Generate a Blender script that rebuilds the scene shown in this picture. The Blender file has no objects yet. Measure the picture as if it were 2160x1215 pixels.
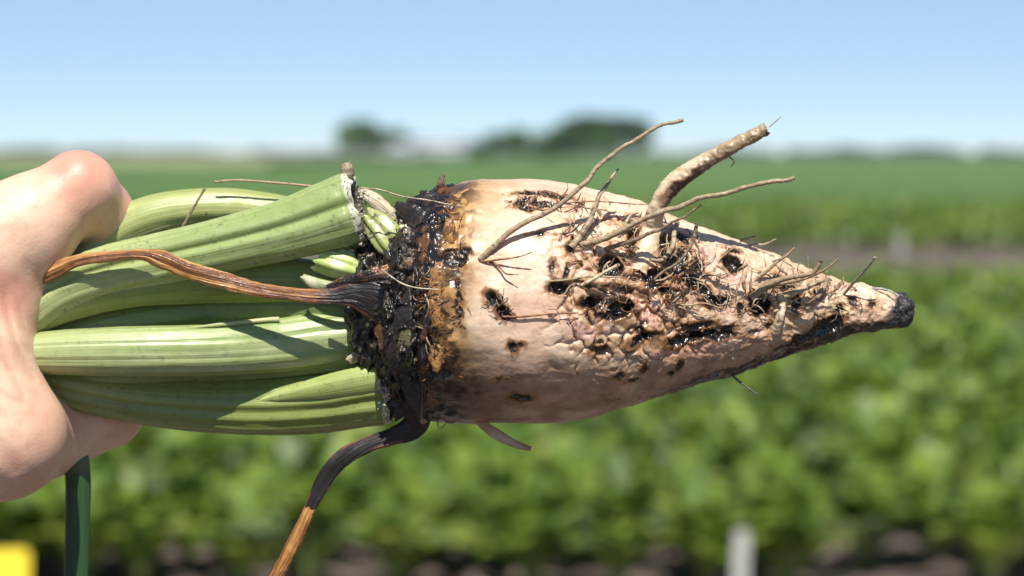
import bpy, math, random
import numpy as np
from mathutils import Vector, Matrix
R_ = math.radians
rng = np.random.default_rng(7)
random.seed(7)
sc = bpy.context.scene
COL = sc.collection

# ------------------------------------------------------------------ camera, sky, sun
CAM_H = 1.6
PITCH = 3.45
TANH = 0.2308                       # half width of the view at distance 1
D0 = 0.61                           # focus distance: the beet
S = 2 * TANH * D0 / 2160            # metres per photo pixel in the beet's plane
cam_d = bpy.data.cameras.new('camera')
cam = bpy.data.objects.new('camera', cam_d); COL.objects.link(cam)
cam.location = (0, 0, CAM_H)
cam.rotation_euler = (R_(90 - PITCH), 0, 0)
cam_d.sensor_width = 22.2
cam_d.lens = 22.2 / (2 * TANH)
cam_d.clip_start = 0.02; cam_d.clip_end = 9000
cam_d.dof.use_dof = True
cam_d.dof.focus_distance = D0 - 0.024
cam_d.dof.aperture_fstop = cam_d.lens / 6.6
cam_d.dof.aperture_blades = 0
sc.camera = cam

SUN_EL, SUN_AZ = 58.0, 2.0           # azimuth: degrees to the right of straight behind the camera
world = bpy.data.worlds.new('World'); sc.world = world
world.use_nodes = True
wn = world.node_tree.nodes; wl = world.node_tree.links
wn.clear()
sky = wn.new('ShaderNodeTexSky'); sky.sky_type = 'NISHITA'; sky.sun_disc = False
sky.sun_elevation = R_(SUN_EL); sky.sun_rotation = R_(180 - SUN_AZ)
sky.air_density = 0.7; sky.dust_density = 0.0; sky.ozone_density = 1.6
bg = wn.new('ShaderNodeBackground'); bg.inputs['Strength'].default_value = 0.09
wo = wn.new('ShaderNodeOutputWorld')
# clear dry air: the blue deepens quickly over the first few degrees above the horizon, all round
tc_ = wn.new('ShaderNodeTexCoord'); sx_ = wn.new('ShaderNodeSeparateXYZ'); mx_ = wn.new('ShaderNodeMath'); mx_.operation = 'MAXIMUM'; mx_.inputs[1].default_value = 0.0002
pw_ = wn.new('ShaderNodeMath'); pw_.operation = 'POWER'; pw_.inputs[1].default_value = 0.42; ml_ = wn.new('ShaderNodeMath'); ml_.operation = 'MULTIPLY'; ml_.inputs[1].default_value = 0.34; m2_ = wn.new('ShaderNodeMath'); m2_.operation = 'MAXIMUM'; cx_ = wn.new('ShaderNodeCombineXYZ')
vn_ = wn.new('ShaderNodeVectorMath'); vn_.operation = 'NORMALIZE'
wl.new(tc_.outputs['Generated'], sx_.inputs[0]); wl.new(sx_.outputs[2], mx_.inputs[0]); wl.new(mx_.outputs[0], pw_.inputs[0])
wl.new(sx_.outputs[0], cx_.inputs[0]); wl.new(sx_.outputs[1], cx_.inputs[1]); wl.new(pw_.outputs[0], ml_.inputs[0]); wl.new(ml_.outputs[0], m2_.inputs[0]); wl.new(mx_.outputs[0], m2_.inputs[1]); wl.new(m2_.outputs[0], cx_.inputs[2])
wl.new(cx_.outputs[0], vn_.inputs[0]); wl.new(vn_.outputs[0], sky.inputs[0])
wl.new(sky.outputs[0], bg.inputs[0]); wl.new(bg.outputs[0], wo.inputs[0])
sun_d = bpy.data.lights.new('sun', 'SUN'); sun_d.energy = 5.0; sun_d.angle = R_(0.53); sun_d.color = (1.0, 0.95, 0.87)
sun = bpy.data.objects.new('sun', sun_d); COL.objects.link(sun)
sd = Vector((math.sin(R_(SUN_AZ)) * math.cos(R_(SUN_EL)), -math.cos(R_(SUN_AZ)) * math.cos(R_(SUN_EL)), math.sin(R_(SUN_EL))))
sun.rotation_euler = sd.to_track_quat('Z', 'Y').to_euler()
sc.view_settings.view_transform = 'Standard'; sc.view_settings.look = 'None'
sc.view_settings.gamma = 1; sc.view_settings.use_curve_mapping = False
sc.view_settings.exposure = 0.5
sc.render.engine = 'CYCLES'
sc.cycles.use_denoising = True
sc.cycles.max_bounces = 8
sc.cycles.volume_bounces = 0
sc.cycles.transparent_max_bounces = 8

# ------------------------------------------------------------------ helpers
cp, sp_ = math.cos(R_(PITCH)), math.sin(R_(PITCH))
CR = np.array([1, 0, 0.]); CF = np.array([0, cp, -sp_]); CU = np.array([0, sp_, cp])
C0 = np.array([0, 0, CAM_H])
def W(p):
    """held things are laid out in millimetre-like units (1 unit = S metres): x right, y down, d away"""
    p = np.atleast_2d(np.asarray(p, float))
    return C0 + np.outer((p[:, 0] - 1080) * S, CR) + np.outer((607.5 - p[:, 1]) * S, CU) + np.outer(D0 + p[:, 2] * S, CF)
def PX(p):
    """units as read at the axis distance -> true units at depth d"""
    p = np.array(p, float); k = 1 + p[..., 2] * S / D0
    q = p.copy(); q[..., 0] = 1080 + (p[..., 0] - 1080) * k; q[..., 1] = 607.5 + (p[..., 1] - 607.5) * k
    return q

def _hash(ix, iy, iz, seed):
    h = (ix.astype(np.int64) * 374761393 + iy.astype(np.int64) * 668265263 + iz.astype(np.int64) * 2147483647 + seed * 974634777) & 0xffffffff
    h = ((h ^ (h >> 13)) * 1274126177) & 0xffffffff
    h = ((h ^ (h >> 16)) * 2246822519) & 0xffffffff
    return ((h ^ (h >> 13)) & 0xffffff) / float(0xffffff)
def vnoise(p, seed=0):
    i = np.floor(p).astype(np.int64); f = p - i; f = f * f * f * (f * (f * 6 - 15) + 10)
    r = 0
    for a in (0, 1):
        for b in (0, 1):
            for c in (0, 1):
                w = (f[:, 0] if a else 1 - f[:, 0]) * (f[:, 1] if b else 1 - f[:, 1]) * (f[:, 2] if c else 1 - f[:, 2])
                r = r + w * _hash(i[:, 0] + a, i[:, 1] + b, i[:, 2] + c, seed)
    return r * 2 - 1
def fbm(p, octv=4, seed=0, gain=0.5):
    a, s, t, n = 1.0, 0, np.array(p, float), 0
    for k in range(octv):
        s = s + a * vnoise(t, seed + k * 17); n += a; a *= gain; t = t * 2.03 + 3.7
    return s / n
def ridged(p, octv=3, seed=0):
    a, s, t, n = 1.0, 0, np.array(p, float), 0
    for k in range(octv):
        s = s + a * (1 - np.abs(vnoise(t, seed + k * 13)) * 2); n += a; a *= 0.5; t = t * 2.1 + 1.3
    return s / n
def worley(p, seed=0):
    i = np.floor(p).astype(np.int64); f1 = np.full(len(p), 9.0); f2 = f1.copy()
    for a in (-1, 0, 1):
        for b in (-1, 0, 1):
            for c in (-1, 0, 1):
                q = i + np.array([a, b, c])
                o = np.stack([_hash(q[:, 0], q[:, 1], q[:, 2], seed + k) for k in (1, 2, 3)], 1)
                d = np.linalg.norm(q + o - p, axis=1)
                f2 = np.minimum(f2, np.maximum(f1, d)); f1 = np.minimum(f1, d)
    return f1, f2
def ss(a, b, x):
    t = np.clip((x - a) / (b - a), 0, 1); return t * t * (3 - 2 * t)
def mix(a, b, t):
    t = np.asarray(t)[..., None]; return a * (1 - t) + np.asarray(b, float) * t
def catmull(pts, n):
    """resample control rows smoothly, n rows out"""
    P = np.array(pts, float); P = np.vstack([2 * P[0] - P[1], P, 2 * P[-1] - P[-2]])
    m = len(pts) - 1; t = np.linspace(0, m - 1e-6, n); i = t.astype(int); f = (t - i)[:, None]
    a, b, c, d = P[i], P[i + 1], P[i + 2], P[i + 3]
    return 0.5 * (2 * b + (c - a) * f + (2 * a - 5 * b + 4 * c - d) * f ** 2 + (3 * b - a - 3 * c + d) * f ** 3)

def mesh_np(name, V, F, cols=None, smooth=True, attrs=None, uv=None):
    me = bpy.data.meshes.new(name)
    V = np.asarray(V, np.float32); F = np.asarray(F, np.int32); k = F.shape[1]
    me.vertices.add(len(V)); me.vertices.foreach_set('co', V.ravel())
    me.loops.add(F.size); me.loops.foreach_set('vertex_index', F.ravel())
    me.polygons.add(len(F)); me.polygons.foreach_set('loop_start', np.arange(0, F.size, k, dtype=np.int32))
    if smooth: me.polygons.foreach_set('use_smooth', np.ones(len(F), bool))
    me.update(calc_edges=True)
    if cols is not None:
        c = np.ones((len(V), 4), np.float32); c[:, :3] = np.clip(cols, 0, 1)
        a = me.color_attributes.new('Col', 'FLOAT_COLOR', 'POINT'); a.data.foreach_set('color', c.ravel())
    for n_, v_ in (attrs or {}).items():
        a = me.attributes.new(n_, 'FLOAT', 'POINT'); a.data.foreach_set('value', np.asarray(v_, np.float32))
    if uv is not None:
        l = me.uv_layers.new(name='UVMap'); l.data.foreach_set('uv', np.asarray(uv, np.float32)[F.ravel()].ravel())
    return me
def link(name, me, m, parent=None):
    o = bpy.data.objects.new(name, me); COL.objects.link(o)
    if m is not None and not me.materials: me.materials.append(m)
    if parent is not None: o.parent = parent
    return o
def tag(o, label=None, cat=None, group=None, kind=None):
    if label: o['label'] = label
    if cat: o['category'] = cat
    if group: o['group'] = group
    if kind: o['kind'] = kind
    return o
def grid_faces(nu, nv, wrap=True):
    i = np.arange(nu - 1)[:, None]; j = np.arange(nv if wrap else nv - 1)[None, :]; j2 = (j + 1) % nv
    return np.stack([i * nv + j + 0 * i, i * nv + j2 + 0 * i, (i + 1) * nv + j2, (i + 1) * nv + j], -1).reshape(-1, 4)

def mat(name, col=(0.5, 0.5, 0.5), rough=0.5, attr=True, bump=0.0, bscale=900, sss=0.0, sssr=(1, .4, .2), sscale=0.002,
        coat=0.0, spec=0.5, wet=False, bdist=0.0004, trans=0.0, var=0.0, vscale=500, bdetail=4, uvb=None):
    m = bpy.data.materials.new(name); m.use_nodes = True
    n, l = m.node_tree.nodes, m.node_tree.links
    b = n['Principled BSDF']; out = n['Material Output']
    b.inputs['Roughness'].default_value = rough
    b.inputs['Specular IOR Level'].default_value = spec
    b.inputs['Coat Weight'].default_value = coat; b.inputs['Coat Roughness'].default_value = 0.12
    tc = n.new('ShaderNodeTexCoord')
    if attr:
        a = n.new('ShaderNodeVertexColor'); a.layer_name = 'Col'; csrc = a.outputs[0]
    else:
        a = n.new('ShaderNodeRGB'); a.outputs[0].default_value = (*col, 1); csrc = a.outputs[0]
    if var:
        nz = n.new('ShaderNodeTexNoise'); nz.inputs['Scale'].default_value = vscale; nz.inputs['Detail'].default_value = 5
        l.new(tc.outputs['Object'], nz.inputs['Vector'])
        mr = n.new('ShaderNodeMapRange'); mr.inputs['To Min'].default_value = 1 - var; mr.inputs['To Max'].default_value = 1 + var
        mr.inputs['From Min'].default_value = .25; mr.inputs['From Max'].default_value = .75
        l.new(nz.outputs[0], mr.inputs[0])
        vm = n.new('ShaderNodeVectorMath'); vm.operation = 'SCALE'
        l.new(csrc, vm.inputs[0]); l.new(mr.outputs[0], vm.inputs['Scale']); csrc = vm.outputs[0]
    l.new(csrc, b.inputs['Base Color'])
    if wet:
        a2 = n.new('ShaderNodeAttribute'); a2.attribute_name = 'wet'
        mr = n.new('ShaderNodeMapRange'); mr.inputs['To Min'].default_value = rough; mr.inputs['To Max'].default_value = 0.26
        l.new(a2.outputs['Fac'], mr.inputs[0]); l.new(mr.outputs[0], b.inputs['Roughness'])
        mr2 = n.new('ShaderNodeMapRange'); mr2.inputs['To Max'].default_value = 0.4
        l.new(a2.outputs['Fac'], mr2.inputs[0]); l.new(mr2.outputs[0], b.inputs['Coat Weight'])
    if bump:
        nz = n.new('ShaderNodeTexNoise'); nz.inputs['Scale'].default_value = bscale; nz.inputs['Detail'].default_value = bdetail
        if uvb:
            mp = n.new('ShaderNodeMapping'); mp.inputs['Scale'].default_value = uvb
            l.new(tc.outputs['UV'], mp.inputs[0]); l.new(mp.outputs[0], nz.inputs['Vector']); nz.inputs['Scale'].default_value = 1
        else:
            l.new(tc.outputs['Object'], nz.inputs['Vector'])
        bp = n.new('ShaderNodeBump'); bp.inputs['Strength'].default_value = bump; bp.inputs['Distance'].default_value = bdist
        l.new(nz.outputs[0], bp.inputs['Height']); l.new(bp.outputs[0], b.inputs['Normal'])
        if coat or wet: l.new(bp.outputs[0], b.inputs['Coat Normal'])
    if sss:
        b.inputs['Subsurface Weight'].default_value = sss; b.inputs['Subsurface Radius'].default_value = sssr
        b.inputs['Subsurface Scale'].default_value = sscale
    if trans:
        t = n.new('ShaderNodeBsdfTranslucent'); l.new(csrc, t.inputs[0])
        mx = n.new('ShaderNodeMixShader'); mx.inputs[0].default_value = trans
        l.new(b.outputs[0], mx.inputs[1]); l.new(t.outputs[0], mx.inputs[2]); l.new(mx.outputs[0], out.inputs[0])
    return m

# ------------------------------------------------------------------ ground, far fields
def ground_sheet():
    ys = np.concatenate([np.linspace(-30, 7, 12), np.linspace(7.2, 40, 260), np.geomspace(41, 6000, 60)])
    xs = np.concatenate([-np.geomspace(12, 5000, 24)[::-1], np.linspace(-11.9, 11.9, 150), np.geomspace(12, 5000, 24)])
    X, Y = np.meshgrid(xs, ys); V = np.stack([X, Y, 0 * X], -1).reshape(-1, 3)
    near = ss(60, 30, V[:, 1]) * ss(20, 11, np.abs(V[:, 0]))
    q = V * np.array([1, 1, 0.]) + 5
    V[:, 2] = near * (0.05 * fbm(q * 4, 3, 3) + 0.02 * fbm(q * 14, 2, 5)) - 0.02
    F = grid_faces(len(ys), len(xs), False)
    m = bpy.data.materials.new('soil'); m.use_nodes = True
    n, l = m.node_tree.nodes, m.node_tree.links; b = n['Principled BSDF']; b.inputs['Roughness'].default_value = .9
    tc = n.new('ShaderNodeTexCoord')
    nz = n.new('ShaderNodeTexNoise'); nz.inputs['Scale'].default_value = 5; nz.inputs['Detail'].default_value = 8
    cr = n.new('ShaderNodeValToRGB'); cr.color_ramp.elements[0].color = (.05, .037, .028, 1); cr.color_ramp.elements[1].color = (.17, .135, .112, 1)
    cr.color_ramp.elements[0].position = .3; cr.color_ramp.elements[1].position = .7
    l.new(tc.outputs['Object'], nz.inputs[0]); l.new(nz.outputs[0], cr.inputs[0]); l.new(cr.outputs[0], b.inputs['Base Color'])
    bp = n.new('ShaderNodeBump'); bp.inputs['Distance'].default_value = .02; bp.inputs['Strength'].default_value = .8
    l.new(nz.outputs[0], bp.inputs['Height']); l.new(bp.outputs[0], b.inputs['Normal'])
    return tag(link('ground', mesh_np('ground', V, F), m), kind='structure')
ground_sheet()

def canopy_sheet(name, y0, y1, x0, x1, h, c1, c2, sc_, n=(160, 120), rough=.6):
    ys = np.geomspace(y0, y1, n[1]); xs = np.linspace(x0, x1, n[0])
    X, Y = np.meshgrid(xs, ys); V = np.stack([X, Y, 0 * X], -1).reshape(-1, 3)
    V[:, 2] = h + 0.25 * h * fbm(V * np.array([.9, .9, 0]) + 3, 3, 11)
    V[:n[0], 2] = -0.02
    col = mix(np.tile(np.array(c1, float), (len(V), 1)), c2, ss(-.35, .35, fbm(V * np.array([.05, .02, 0]) + 9, 3, 4)))
    m = mat(name + '_leafage', rough=rough, var=.35, vscale=sc_, bump=.9, bscale=sc_ * 2, bdist=.12, spec=.25)
    o = link(name, mesh_np(name, V, grid_faces(n[1], n[0], False), cols=col), m)
    return tag(o, kind='structure')
canopy_sheet('field', 62, 900, -420, 420, .33, (.07, .135, .024), (.09, .16, .03), 1.6)
canopy_sheet('pale_field', 240, 900, -420, -27, .9, (.22, .25, .11), (.25, .26, .12), .8, n=(60, 40))
canopy_sheet('far_field', 905, 5200, -2600, 2600, .6, (.12, .15, .04), (.15, .17, .06), .2, n=(60, 40))

# ------------------------------------------------------------------ beet crop
def leaf_mesh(n_pl, base, hgt, rr, nleaf=13, seg=5, size=1.0):
    """numpy rosettes: base (n,2) ground points. returns V,F(quads),C"""
    N = n_pl * nleaf
    bx = np.repeat(base, nleaf, 0); az = rr.uniform(0, 2 * np.pi, N); kk = np.tile(np.arange(nleaf) / nleaf, n_pl)
    H = np.repeat(hgt, nleaf) * rr.uniform(.75, 1.15, N)
    out = (.10 + .22 * kk) * rr.uniform(.7, 1.2, N) * size        # how far the leaf reaches out
    top = H * (1.0 - .45 * kk)
    wid = rr.uniform(.05, .08, N) * size
    t = np.linspace(0, 1, seg + 1)
    # petiole + blade arch
    rad = out[:, None] * (t ** 1.2)[None] ; zz = top[:, None] * (np.sin(np.minimum(t * 1.9, 2.35)) / 1.0)[None]
    w = np.array([.10, .13, .75, 1.0, .78, .05]) if seg == 5 else np.interp(t, [0, .25, .4, .65, .85, 1], [.1, .13, .75, 1, .8, .05])
    ww = wid[:, None] * w[None]
    ca, sa = np.cos(az)[:, None], np.sin(az)[:, None]
    cup = rr.uniform(-.25, .5, N)[:, None]
    V = []
    for sgn in (-1, 0, 1):
        x = bx[:, 0:1] + ca * rad - sa * ww * sgn
        y = bx[:, 1:2] + sa * rad + ca * ww * sgn
        z = zz + abs(sgn) * cup * ww + .012 * abs(sgn) * np.sin(t * 19 + az[:, None] * 7 + sgn)[:]
        V.append(np.stack([x, y, np.maximum(z, .005)], -1))
    V = np.stack(V, 2)                                            # N, seg+1, 3, 3
    V = V.reshape(-1, 3)
    b = np.arange(N)[:, None, None] * (seg + 1) * 3; i = np.arange(seg)[None, :, None] * 3; j = np.arange(2)[None, None, :]
    a0 = b + i + j
    F = np.stack([a0, a0 + 1, a0 + 4, a0 + 3], -1).reshape(-1, 4)
    g = rr.uniform(0, 1, N)
    c = mix(np.tile([.075, .145, .017], (N, 1)), (.225, .315, .034), g ** 1.3)
    yel = rr.uniform(0, 1, N) > .965
    c[yel] = (.27, .32, .06)
    blue = rr.uniform(0, 1, N) > .88
    c[blue] = (.16, .22, .09)
    cc = np.repeat(c, (seg + 1) * 3, 0).reshape(N, seg + 1, 3, 3).copy()
    cc[:, :, 1] = cc[:, :, 1] * 1.25 + .02
    cc[:, :2] = np.array([.26, .34, .12])
    return V, F, cc.reshape(-1, 3)
leafmat = mat('beet_leaf', rough=.40, spec=.5, trans=.38, bump=.4, bscale=60, bdist=.01)
front_y = [8.12, 8.6]
variants = []
for k in range(6):
    rr = np.random.default_rng(40 + k)
    V, F, C = leaf_mesh(1, np.array([[0., 0.]]), np.array([.37 + .02 * k]), rr, nleaf=28)
    variants.append(mesh_np('beet_plant', V, F, cols=C))
rr = np.random.default_rng(5)
first = True
for r, yy in enumerate(front_y):
    for k in range(20):
        x = -2.75 + k * .285 + rr.uniform(-.06, .06) + .1 * r
        if r == 0 and (abs(x - 1.45) < .32 or abs(x + .05) < .1): continue
        o = link('beet_plant', variants[rr.integers(6)], leafmat)
        o.location = (x, yy + rr.uniform(-.07, .07), -.02); o.rotation_euler = (0, 0, rr.uniform(0, 6.28)); s_ = rr.uniform(.85, 1.15); o.scale = (s_, s_, s_)
        tag(o, 'blurred green sugar beet plant in the front row of the field, by the white stake' if r == 0 else
            'blurred green sugar beet plant in the second row, behind the front row of the field',
            'beet plant', 'sugar beet plants in the nearest row' if r == 0 else 'sugar beet plants in the second row')
def crop(name, y0, y1, dy, dx, seed, nleaf, seg, hg, size=1.0):
    rr = np.random.default_rng(seed); P = []
    y = y0
    while y < y1:
        hw = y * .27 + 2.2
        xs = np.arange(-hw, hw, dx) + rr.uniform(0, dx)
        P.append(np.stack([xs + rr.normal(0, .05, len(xs)), y + rr.normal(0, .06, len(xs))], 1)); y += dy
    P = np.vstack(P); P = P[rr.uniform(0, 1, len(P)) > .04]
    V, F, C = leaf_mesh(len(P), P, rr.uniform(hg * .85, hg * 1.2, len(P)), rr, nleaf=nleaf, seg=seg, size=size)
    return tag(link(name, mesh_np(name, V, F, cols=C), leafmat), kind='stuff')
crop('beet_crop', 9.1, 24.4, .54, .25, 21, 17, 5, .36)
crop('far_beet_crop', 36.6, 64, .75, .5, 22, 9, 5, .36, 1.45)
crop('weeds', 26, 35, 1.9, 2.1, 23, 6, 5, .10, .6)

# ------------------------------------------------------------------ shelterbelt trees, farm, treeline
bark = mat('bark', (.09, .07, .05), .9, attr=False, bump=.6, bscale=3, bdist=.05)
crownm = mat('tree_leaves', rough=.6, trans=.2, spec=.3)
def tube_np(path, rad, nv=8):
    P = np.array(path, float); T = np.gradient(P, axis=0); T /= np.linalg.norm(T, axis=1)[:, None] + 1e-9
    up = np.tile([0.3, 1, .1], (len(P), 1)); B = np.cross(T, up); B /= np.linalg.norm(B, axis=1)[:, None]; Nn = np.cross(B, T)
    th = np.linspace(0, 2 * np.pi, nv, endpoint=False); rad = np.asarray(rad)[:, None, None]
    V = P[:, None] + rad * (np.cos(th)[None, :, None] * B[:, None] + np.sin(th)[None, :, None] * Nn[:, None])
    return V.reshape(-1, 3), grid_faces(len(P), nv)
def tree(x, y, h, w, seed, label, col):
    rr = np.random.default_rng(seed)
    e = bpy.data.objects.new('tree', None); COL.objects.link(e); e.location = (x, y, 0)
    tag(e, label, 'tree', 'trees of the far shelterbelt')
    Vs, Fs, off = [], [], 0
    tr = np.array([[0, 0, -.2], [.1, 0, h * .25], [-.1, .1, h * .5], [0, 0, h * .85]])
    V, F = tube_np(catmull(tr, 10), np.linspace(.28, .06, 10) * h / 9); Vs.append(V); Fs.append(F); off = len(V)
    blobs = []
    for k in range(9):
        a = rr.uniform(0, 6.28); z = rr.uniform(.25, .88) * h; r = w * .5 * rr.uniform(.35, .8) * (1 - .35 * abs(z / h - .5))
        end = np.array([math.cos(a) * r, math.sin(a) * r, z + h * .08])
        V, F = tube_np(catmull([[0, 0, z * .7], end * [.5, .5, .9], end], 5), np.linspace(.1, .03, 5) * h / 9, 5)
        Vs.append(V); Fs.append(F + off); off += len(V); blobs.append((end, rr.uniform(.14, .24) * w + .4))
    blobs.append((np.array([0, 0, h * .8]), w * .28)); blobs.append((np.array([0, 0, h * .5]), w * .38))
    link('trunk', mesh_np('trunk', np.vstack(Vs), np.vstack(Fs)), bark, e)
    C, Q = [], []
    for c, r in blobs:
        n = 330; d = rr.normal(size=(n, 3)); d /= np.linalg.norm(d, axis=1)[:, None]
        Q.append(c + d * r * rr.uniform(.55, 1.08, (n, 1)) * [1, 1, .85]); C.append(np.tile(rr.uniform(.7, 1.3), n))
    Q = np.vstack(Q); C = np.concatenate(C); Q[:, 2] = np.clip(Q[:, 2], h * .06, h)
    n = len(Q); a = rr.normal(size=(n, 3)); a /= np.linalg.norm(a, axis=1)[:, None]; b = np.cross(a, rr.normal(size=(n, 3))); b /= np.linalg.norm(b, axis=1)[:, None]
    s = rr.uniform(.22, .42, (n, 1)) * h / 9
    V = np.stack([Q - a * s, Q - b * s * .6, Q + a * s, Q + b * s * .6], 1).reshape(-1, 3)
    cc = np.repeat(np.array(col)[None] * (C * rr.uniform(.8, 1.2, n))[:, None], 4, 0)
    link('crown', mesh_np('crown', V, np.arange(4 * n).reshape(-1, 4), cols=cc, smooth=False), crownm, e)
def far(px, dist): return (px - 1080) / 4678 * dist
gr, gd = (.08, .16, .025), (.055, .115, .02)
TR = [(748, 520, 9.2, 7.5, gr, 'round dark green tree at the left end of the farmyard'),
      (793, 540, 7.4, 6.0, gd, 'low tree just right of the farmyard’s left end tree'),
      (838, 545, 7.6, 6.5, gd, 'tree standing close behind the left gable of the white shed'),
      (1003, 560, 4.8, 6.0, gd, 'low bush-like tree just right of the white farm shed'),
      (1055, 550, 6.6, 7.0, gd, 'first taller tree right of the white farm shed'),
      (1098, 545, 7.6, 6.0, gr, 'second tall tree right of the white farm shed'),
      (1140, 550, 6.9, 7.0, gd, 'lower tree in the middle of the right shelterbelt'),
      (1178, 545, 8.0, 6.5, gr, 'tree in the shelterbelt beside the lower middle one'),
      (1222, 540, 10.0, 7.5, gd, 'tall tree starting the highest part of the shelterbelt'),
      (1268, 538, 10.6, 7.5, gr, 'tallest tree of the far shelterbelt'),
      (1308, 540, 10.2, 7.0, gd, 'tall tree second from the right end of the shelterbelt'),
      (1342, 536, 9.8, 6.5, gd, 'dark tall tree closing the right end of the shelterbelt')]
for k, (px, d, h, w, c, lb) in enumerate(TR): tree(far(px, d), d, h * 1.04, w * 1.45, 100 + k, lb.replace('’', "'"), c)
def treeline():
    rr = np.random.default_rng(3); Q = []; S_ = []
    for px, wd, d, h in [(-40, 150, 1500, 11), (60, 120, 1900, 9), (165, 60, 1500, 9), (260, 200, 2600, 9), (430, 260, 2700, 8), (640, 200, 2800, 7),
                         (1500, 260, 2600, 9), (1720, 120, 2200, 10), (1810, 80, 1500, 7), (1950, 160, 2000, 9), (2130, 120, 1500, 9), (2300, 200, 1500, 10),
                         (-300, 300, 1700, 10), (2600, 400, 1800, 9), (1100, 500, 2900, 7)]:
        n = int(wd * 9); x = far(px, d) + rr.uniform(-.5, .5, n) * wd / 4678 * d; 
        prof = .55 + .45 * np.sin(x * .05 + px) * np.sin(x * .017 + 1)
        Q.append(np.stack([x, d + rr.uniform(-15, 15, n), rr.uniform(0, 1, n) * h * prof], 1)); S_.append(np.full(n, d / 1500 * 1.6))
    Q = np.vstack(Q); s = np.concatenate(S_)[:, None]; n = len(Q)
    a = rr.normal(size=(n, 3)); a /= np.linalg.norm(a, axis=1)[:, None]; b = np.cross(a, rr.normal(size=(n, 3))); b /= np.linalg.norm(b, axis=1)[:, None]
    V = np.stack([Q - a * s, Q - b * s, Q + a * s, Q + b * s], 1).reshape(-1, 3); V[:, 2] = np.maximum(V[:, 2], 0)
    cc = np.repeat(np.tile([.04, .06, .03], (n, 1)) * rr.uniform(.7, 1.3, (n, 1)), 4, 0)
    tag(link('treeline', mesh_np('treeline', V, np.arange(4 * n).reshape(-1, 4), cols=cc, smooth=False), crownm), kind='stuff')
treeline()

def box_np(cx, cy, cz, sx, sy, sz):
    v = np.array([[x, y, z] for x in (-1, 1) for y in (-1, 1) for z in (-1, 1)]) * np.array([sx, sy, sz]) / 2 + [cx, cy, cz]
    f = np.array([[0, 1, 3, 2], [4, 6, 7, 5], [0, 4, 5, 1], [2, 3, 7, 6], [0, 2, 6, 4], [1, 5, 7, 3]]); return v, f
def boxes(name, L, m, parent):
    Vs, Fs, o = [], [], 0
    for b in L: v, f = box_np(*b); Vs.append(v); Fs.append(f + o); o += 8
    return link(name, mesh_np(name, np.vstack(Vs), np.vstack(Fs), smooth=False), m, parent)
wallw = mat('white_siding', (.40, .42, .42), .6, attr=False, var=.08, vscale=2)
roofg = mat('metal_roof', (.36, .39, .42), .45, attr=False, var=.08, vscale=1)
dark = mat('dark_opening', (.05, .055, .06), .3, attr=False)
def shed(name, px0, px1, d, h, rh, label, cat, doors):
    x0, x1 = far(px0, d), far(px1, d); w = x1 - x0; cx = (x0 + x1) / 2; dp = 8
    e = bpy.data.objects.new(name, None); COL.objects.link(e); e.location = (cx, d, 0); tag(e, label, cat)
    boxes('wall', [(0, dp / 2, h / 2, w, dp, h)], wallw, e)
    v = np.array([[-w / 2 - .3, -.4, h], [w / 2 + .3, -.4, h], [w / 2 + .3, dp / 2, h + rh], [-w / 2 - .3, dp / 2, h + rh], [w / 2 + .3, dp + .4, h], [-w / 2 - .3, dp + .4, h]])
    v2 = v + [0, 0, .15]
    V = np.vstack([v, v2]); F = [[0, 1, 2, 3], [3, 2, 4, 5], [6, 9, 8, 7], [9, 11, 10, 8], [0, 6, 7, 1], [5, 4, 10, 11], [0, 3, 9, 6], [3, 5, 11, 9], [1, 7, 8, 2], [2, 8, 10, 4]]
    link('roof', mesh_np('roof', V, F, smooth=False), roofg, e)
    g = np.array([[-w / 2, 0, h], [-w / 2, dp, h], [-w / 2, dp / 2, h + rh], [-w / 2, dp / 2, h + rh * .99], [w / 2, 0, h], [w / 2, dp, h], [w / 2, dp / 2, h + rh], [w / 2, dp / 2, h + rh * .99]])
    for q_ in (g[:4], g[4:]): link('gable', mesh_np('gable', q_, [[0, 1, 2, 3]], smooth=False), wallw, e)
    for kind, fx, fw, fz, fh in doors:
        boxes(kind, [(fx * w, -.03, fz + fh / 2, fw, .08, fh)], dark, e)
shed('farm_shed', 872, 985, 500, 3.4, 2.2, 'long white farm shed with pale metal roof between the tree groups', 'shed', [('door', -.2, 2.2, 0, 2.2), ('window', .2, .9, 1.4, .8)])
shed('farmhouse', 822, 866, 505, 2.6, 1.6, 'small pale outbuilding left of the long white shed', 'outbuilding', [('window', 0.1, .8, 1.2, .8)])

# ------------------------------------------------------------------ field markers
def rounded_board(w, t, h, r, n=8):
    """upright board with rounded top corners, x width, y thickness"""
    a = np.linspace(0, np.pi / 2, n); pr = [(w / 2, -.05)] + [(w / 2 - r + r * math.cos(q), h - r + r * math.sin(q)) for q in a] + \
        [(-w / 2 + r - r * math.sin(q), h - r + r * math.cos(q)) for q in a] + [(-w / 2, -.05)]
    pr = np.array(pr); m = len(pr)
    me = bpy.data.meshes.new('board')
    V = [(x, -t / 2, z) for x, z in pr] + [(x, t / 2, z) for x, z in pr]
    F = [tuple(range(m)), tuple(range(2 * m - 1, m - 1, -1))] + [(i, i + m, (i + 1) % m + m, (i + 1) % m) for i in range(m)]
    me.from_pydata(V, [], F); me.update(); return me
def gpt(px, py):
    ang = R_(PITCH) + math.atan((py - 607.5) / 4678); d = CAM_H / math.tan(ang); return d
white = mat('painted_wood', (.46, .46, .41), .5, attr=False, var=.12, vscale=30)
yell = mat('yellow_plastic', (.82, .62, .03), .45, attr=False, var=.05, vscale=20)
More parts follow.
